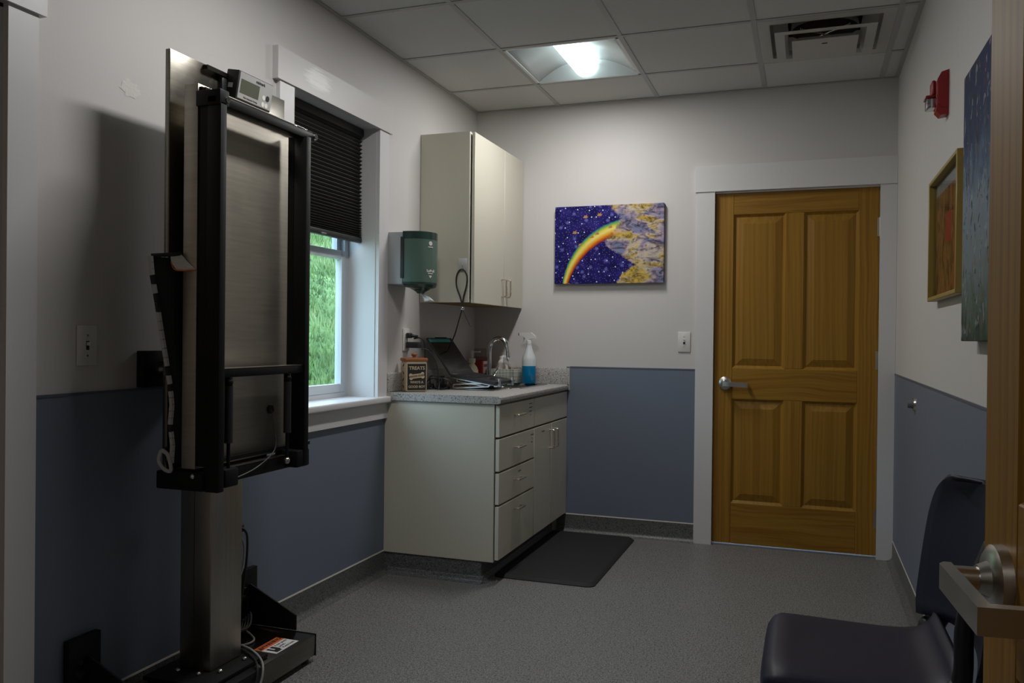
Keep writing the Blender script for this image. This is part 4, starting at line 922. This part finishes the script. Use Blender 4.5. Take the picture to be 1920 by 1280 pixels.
ms = t.nodes.new('ShaderNodeMapping'); ms.inputs['Rotation'].default_value = (0, 0, -.35); ms.inputs['Scale'].default_value = (1, 1.9, 1); t.links.new(vec, ms.inputs[0])
hue = ramp(t, [(.38, (.20, .22, .34)), (.46, (.40, .30, .42)), (.53, (.55, .47, .36)), (.60, (.58, .40, .08))]); t.links.new(noise(t, ms.outputs[0], 2.8, 4, .55, .8), hue.inputs[0])
val = ramp(t, [(.36, (.16, .17, .22)), (.46, (.55, .55, .58)), (.54, (.92, .92, .92)), (.64, (1., 1., 1.))]); t.links.new(noise(t, ms.outputs[0], 6.5, 7, .66, 1.4), val.inputs[0])
clo = mixc(t, 1., hue.outputs[0], val.outputs[0], 'MULTIPLY')
vo = t.nodes.new('ShaderNodeTexVoronoi'); vo.voronoi_dimensions = '2D'; vo.inputs['Scale'].default_value = 11; t.links.new(vec, vo.inputs['Vector'])
fg = ramp(t, [(.12, (1, 1, 1)), (.2, (0, 0, 0))]); t.links.new(vo.outputs['Distance'], fg.inputs[0])
fcn = mixc(t, .88, vo.outputs['Color'], (.06, .04, .03))
clc = mixc(t, math_n(t, 'MULTIPLY', fg.outputs[0], .55), clo, fcn)
gb = lambda q: (q, q, q)
bd = ramp(t, [(0., gb(.57)), (.12, gb(.63)), (.23, gb(.73)), (.36, gb(.60)), (.48, gb(.46)), (.58, gb(.48)), (.72, gb(.57)), (.83, gb(.60)), (1., gb(.49))]); t.links.new(v, bd.inputs[0])
e = math_n(t, 'MULTIPLY_ADD', math_n(t, 'SUBTRACT', n2, .5), .10, math_n(t, 'SUBTRACT', u, bd.outputs[0]))
mk = ramp(t, [(.5, (0, 0, 0)), (.53, (1, 1, 1))]); t.links.new(math_n(t, 'ADD', e, .5), mk.inputs[0])
c = mixc(t, mk.outputs[0], c, clc)
fd = ramp(t, [(.40, (1, 1, 1)), (.66, (0, 0, 0))]); t.links.new(u, fd.inputs[0])
c = mixc(t, math_n(t, 'MULTIPLY', math_n(t, 'MULTIPLY', ra.outputs[0], fd.outputs[0]), .8), c, rc.outputs[0])
t.links.new(c, b.inputs[0])
pc = thing('canvas_print', 'canvas print of a rainbow rising through a starry sky into clouds', 'picture', (.87, 0, 1.76))
box('canvas', RB, pc, .538, 1.205, -.034, -.003, 1.522, 1.992)
# small winged figures as simple flecks of paint
bm = NB()
for q in ((.19, .66, 1), (.29, .86, 1), (.42, .88, 1), (.35, .60, .8), (.40, .64, .8), (.52, .72, .8), (.24, .50, .7)):
    cx_, cz_ = .538+.667*q[0], 1.522+.47*q[1]
    prism(bm, [(-.017*q[2], -.006), (.004, -.009*q[2]), (.017*q[2], .000), (.007, .004), (.010*q[2], .017*q[2]), (.0, .006), (-.006, .010*q[2])], lambda a, d, h: Vector((cx_+a, -.0342-.0003*h, cz_+d)), 0, 1)
obj('painted_figure', bm, M('paint_orange', (.42, .20, .06), .5, bump=(200, .3)), pc)

FR, t, b, tc, s = art_setup('framed_print'); mp = t.nodes.new('ShaderNodeMapping'); mp.inputs['Scale'].default_value = (1, 5, 1.6); t.links.new(tc.outputs['Generated'], mp.inputs[0])
n1 = noise(t, mp.outputs[0], 3., 5, .6, .6); r = ramp(t, [(.36, (.05, .02, .006)), (.46, (.17, .07, .018)), (.54, (.30, .15, .055)), (.62, (.38, .07, .02))]); t.links.new(n1, r.inputs[0])
yv, zv = s.outputs[1], s.outputs[2]
def win_(val, lo, hi): return math_n(t, 'MULTIPLY', math_n(t, 'GREATER_THAN', val, lo), math_n(t, 'LESS_THAN', val, hi))
c = mixc(t, math_n(t, 'MULTIPLY', win_(yv, .40, .62), win_(zv, .43, .68)), r.outputs[0], (.38, .035, .025))
c = mixc(t, math_n(t, 'MULTIPLY', win_(yv, .02, .3), win_(zv, .15, .45)), c, (.40, .10, .02))
c = mixc(t, math_n(t, 'GREATER_THAN', zv, .885), c, mixc(t, noise(t, mp.outputs[0], 6, 2), (.20, .20, .20), (.35, .30, .32)))
t.links.new(c, b.inputs[0])
pf = thing('framed_picture', 'orange and brown picture in a thin gold wood frame on the right wall', 'picture', (W, -1.84, 1.34))
py0, py1, pz0, pz1 = -2.150, -1.532, 1.338, 1.776
GOLD = M('gold_frame', (.34, .24, .055), .4)
for nm, d in (('frame_side', (W-.034, W-.003, py0, py0+.014, pz0, pz1)), ('frame_side', (W-.034, W-.003, py1-.014, py1, pz0, pz1)), ('frame_rail', (W-.034, W-.003, py0+.014, py1-.014, pz0, pz0+.014)), ('frame_rail', (W-.034, W-.003, py0+.014, py1-.014, pz1-.014, pz1))): box(nm, GOLD, pf, *d, bev=.002, seg=1)
pp = box('print', FR, pf, W-.010, W-.004, py0+.012, py1-.012, pz0+.012, pz1-.012); box('pane', GLASS, pf, W-.018, W-.016, py0+.012, py1-.012, pz0+.012, pz1-.012)

BC, t, b, tc, s = art_setup('blue_canvas_print'); mp = t.nodes.new('ShaderNodeMapping'); mp.inputs['Scale'].default_value = (1, 3.5, 1.9); t.links.new(tc.outputs['Generated'], mp.inputs[0])
n1 = noise(t, mp.outputs[0], 4, 6, .65, .4); zz = math_n(t, 'MULTIPLY_ADD', math_n(t, 'SUBTRACT', n1, .5), .45, s.outputs[2])
r = ramp(t, [(.0, (.04, .06, .04)), (.12, (.09, .13, .10)), (.28, (.17, .21, .22)), (.5, (.20, .25, .30)), (.62, (.08, .12, .19)), (.76, (.028, .045, .10)), (1., (.016, .028, .075))]); t.links.new(zz, r.inputs[0])
m2 = t.nodes.new('ShaderNodeMapping'); m2.inputs['Scale'].default_value = (1, 7, 5.5); t.links.new(tc.outputs['Generated'], m2.inputs[0])
c = r.outputs[0]
for off, th, colr, am in ((0, .60, (.025, .025, .03), .8), (7, .64, (.22, .13, .04), .7), (13, .62, (.30, .34, .37), .6), (21, .66, (.16, .04, .03), .6)):
    m3 = t.nodes.new('ShaderNodeMapping'); m3.inputs['Location'].default_value = (off, off*.7, off*1.3); t.links.new(m2.outputs[0], m3.inputs[0])
    nz = noise(t, m3.outputs[0], 2.6, 3, .55, .5); rz = ramp(t, [(th, (0, 0, 0)), (th+.03, (1, 1, 1))]); t.links.new(nz, rz.inputs[0])
    c = mixc(t, math_n(t, 'MULTIPLY', rz.outputs[0], am), c, colr)
t.links.new(c, b.inputs[0])
cv = box('canvas_painting', BC, None, W-.042, W-.003, -2.97, -2.315, 1.193, 1.937, bev=.002, seg=1); tag(cv, 'large blue and grey speckled canvas on the right wall behind the open door', 'picture')

# ------------------------------------------------------------------ fire strobe, door bumper
fs = thing('fire_alarm', 'red fire alarm strobe high on the right wall', 'fire alarm', (W, -1.70, 2.0))
ya = -1.745
bm = NB(); prism(bm, [(0, 2.006), (.020, 2.004), (.034, 2.020), (.036, 2.105), (.024, 2.128), (0, 2.135)], lambda u, v, q: Vector((W-u, ya+.115*q, v)), 0, 1); fb = obj('body', bm, RED, fs)
bm = NB(); bx(bm, W-.048, W-.034, ya+.050, ya+.108, 2.062, 2.115, bev=.006); obj('horn', bm, RED, fs, smooth=True)
bm = NB(); bx(bm, W-.064, W-.034, ya+.045, ya+.105, 2.016, 2.052, bev=.005); obj('strobe_lens', bm, M('strobe_reflector', (.62, .62, .66), .15, .9), fs, smooth=True, auto=True)
box('strobe_hood', RED, fs, W-.068, W-.034, ya+.040, ya+.110, 2.052, 2.060, bev=.003)
bm = NB(); prism(bm, [(0, 2.006), (.034, 2.020), (.040, 1.995), (.026, 1.978), (0, 1.982)], lambda u, v, q: Vector((W-u, ya+.002+.055*q, v)), 0, 1); obj('sounder', bm, RED, fs)
for i, ch_ in enumerate('FIRE'): text('lettering', ch_, .024, (W-.0365, ya+.020, 2.092-.022*i), (0, -1, 0), (0, 0, 1), M('faded_white', (.42, .22, .22), .5), fb, bold=.0005)
db = thing('door_bumper', 'small chrome wall bumper on the blue right wall', 'door stop', (W, -.93, .915))
bm = NB(); cyl(bm, (W-.003, -.93, .915), (W-.011, -.93, .915), .031, .028, 24); obj('flange', bm, NICKEL, db, smooth=True, auto=True)
bm = NB(); cyl(bm, (W-.010, -.93, .915), (W-.034, -.93, .915), .019, .016, 20); obj('rubber_tip', bm, M('grey_rubber', (.16, .16, .15), .6), db, smooth=True, auto=True)

# ------------------------------------------------------------------ floor mat
bm = NB()
R = [rr_ring(.545, 1.062, -1.095, -.062, .0006, .04), rr_ring(.545, 1.062, -1.095, -.062, .004, .04), rr_ring(.562, 1.045, -1.078, -.079, .017, .03), rr_ring(.566, 1.041, -1.074, -.083, .0175, .028)]
for A, B in zip(R, R[1:]):
    for k in range(len(A)): bm.faces.new((A[k], A[(k+1) % len(A)], B[(k+1) % len(A)], B[k]))
bm.faces.new(R[0][::-1]); bm.faces.new(R[-1])
tag(obj('floor_mat', bm, RUBBER, None, smooth=True, auto=True), 'black anti-fatigue mat on the floor in front of the base cabinet', 'floor mat')

# ------------------------------------------------------------------ chair
ch = thing('chair', 'navy plastic stacking chair against the right wall by the open door', 'chair', (2.12, -2.80, 0))
sy0, sy1 = -3.045, -2.555
prof = [(1.912, .385), (1.912, .410), (1.916, .432), (1.926, .447), (1.945, .456), (1.98, .4575), (2.05, .456), (2.13, .454), (2.20, .453), (2.25, .455), (2.285, .464), (2.305, .484), (2.315, .515)]
g = []
for i, (x, z) in enumerate(prof):
    row = []; inset = .014 if i < 2 else (.008 if i < 3 else 0); inset += .05*max(0, (i-9)/3)**1.5 if i > 9 else 0
    for k in range(15):
        q = k/14; y = sy0+inset+(sy1-sy0-2*inset)*q; e = abs(q-.5)*2
        row.append((x+(.012*e**6 if i < 5 else 0), y, z-(.018*e**7)-(.006*(1-e*e) if 4 < i < 10 else 0)))
    g.append(row)
bm = NB(); sheet(bm, g, .010); obj('seat', bm, NAVY, ch, smooth=True)
g = []
for i in range(25):
    q = 1-(1-i/24)**1.5; z = .500+.370*q; x = 2.292+.050*q**1.2
    hw = .255
    if q > .55: hw = .255*(.30+.70*math.sqrt(max(0., 1-((q-.55)/.45)**2.2)))
    if q < .12: hw -= .03*(1-q/.12)**2
    row = []
    for k in range(17):
        s = -1+2*k/16; row.append((x+.050*(1-s*s)*(1-.2*q)+.032*(1-s), -2.80+s*hw, z-.03*(1-q)**3*(s*s-.4)))
    g.append(row)
bm = NB(); sheet(bm, g, .012); obj('backrest', bm, NAVY, ch, smooth=True)
for y in (-3.02, -2.585):
    s = 1 if y > -2.8 else -1
    tubeo('back_support', M('black_gloss_plastic', (.010, .010, .014), .4), ch, [(2.310, y, .435), (2.322, y, .50), (2.324, y, .60), (2.343, y, .69), (2.378, y+.02, .778)] if s < 0 else [(2.315, y, .435), (2.345, y-.01, .50), (2.375, y-.02, .60), (2.392, y-.03, .69), (2.405, y-.08, .77)], [.020, .019, .018, .015, .011], 12)
    bm = NB(); ball(bm, (2.31, y+.0, .455), .024, 8, (1, 1, 1.2)); obj('support_joint', bm, BLACKP, ch, smooth=True)
    for x0, x1 in ((1.99, 1.955), (2.28, 2.36)): tubeo('leg', M('chair_leg_metal', (.10, .10, .105), .35, .7), ch, [(x0, y-s*.02, .420), (x0+(x1-x0)*.1, y-s*.02, .39), (x1, y+s*.01, .008)], .011, 10)
    tubeo('side_rail', MATS['chair_leg_metal'], ch, [(1.985, y-s*.02, .420), (2.12, y-s*.02, .422), (2.30, y-s*.02, .424)], .011, 10)

# plaster patch on the left wall
bm = NB(); vs = [bm.verts.new((.0008, -2.905+.045*math.cos(a)*random.uniform(.6, 1.1), 1.955+.030*math.sin(a)*random.uniform(.6, 1.1))) for a in [q*math.pi/9 for q in range(18)]]; bm.faces.new(vs)
obj('plaster_patch', bm, M('plaster', (.66, .63, .60), .7, bump=(120, .8)), wall_left)
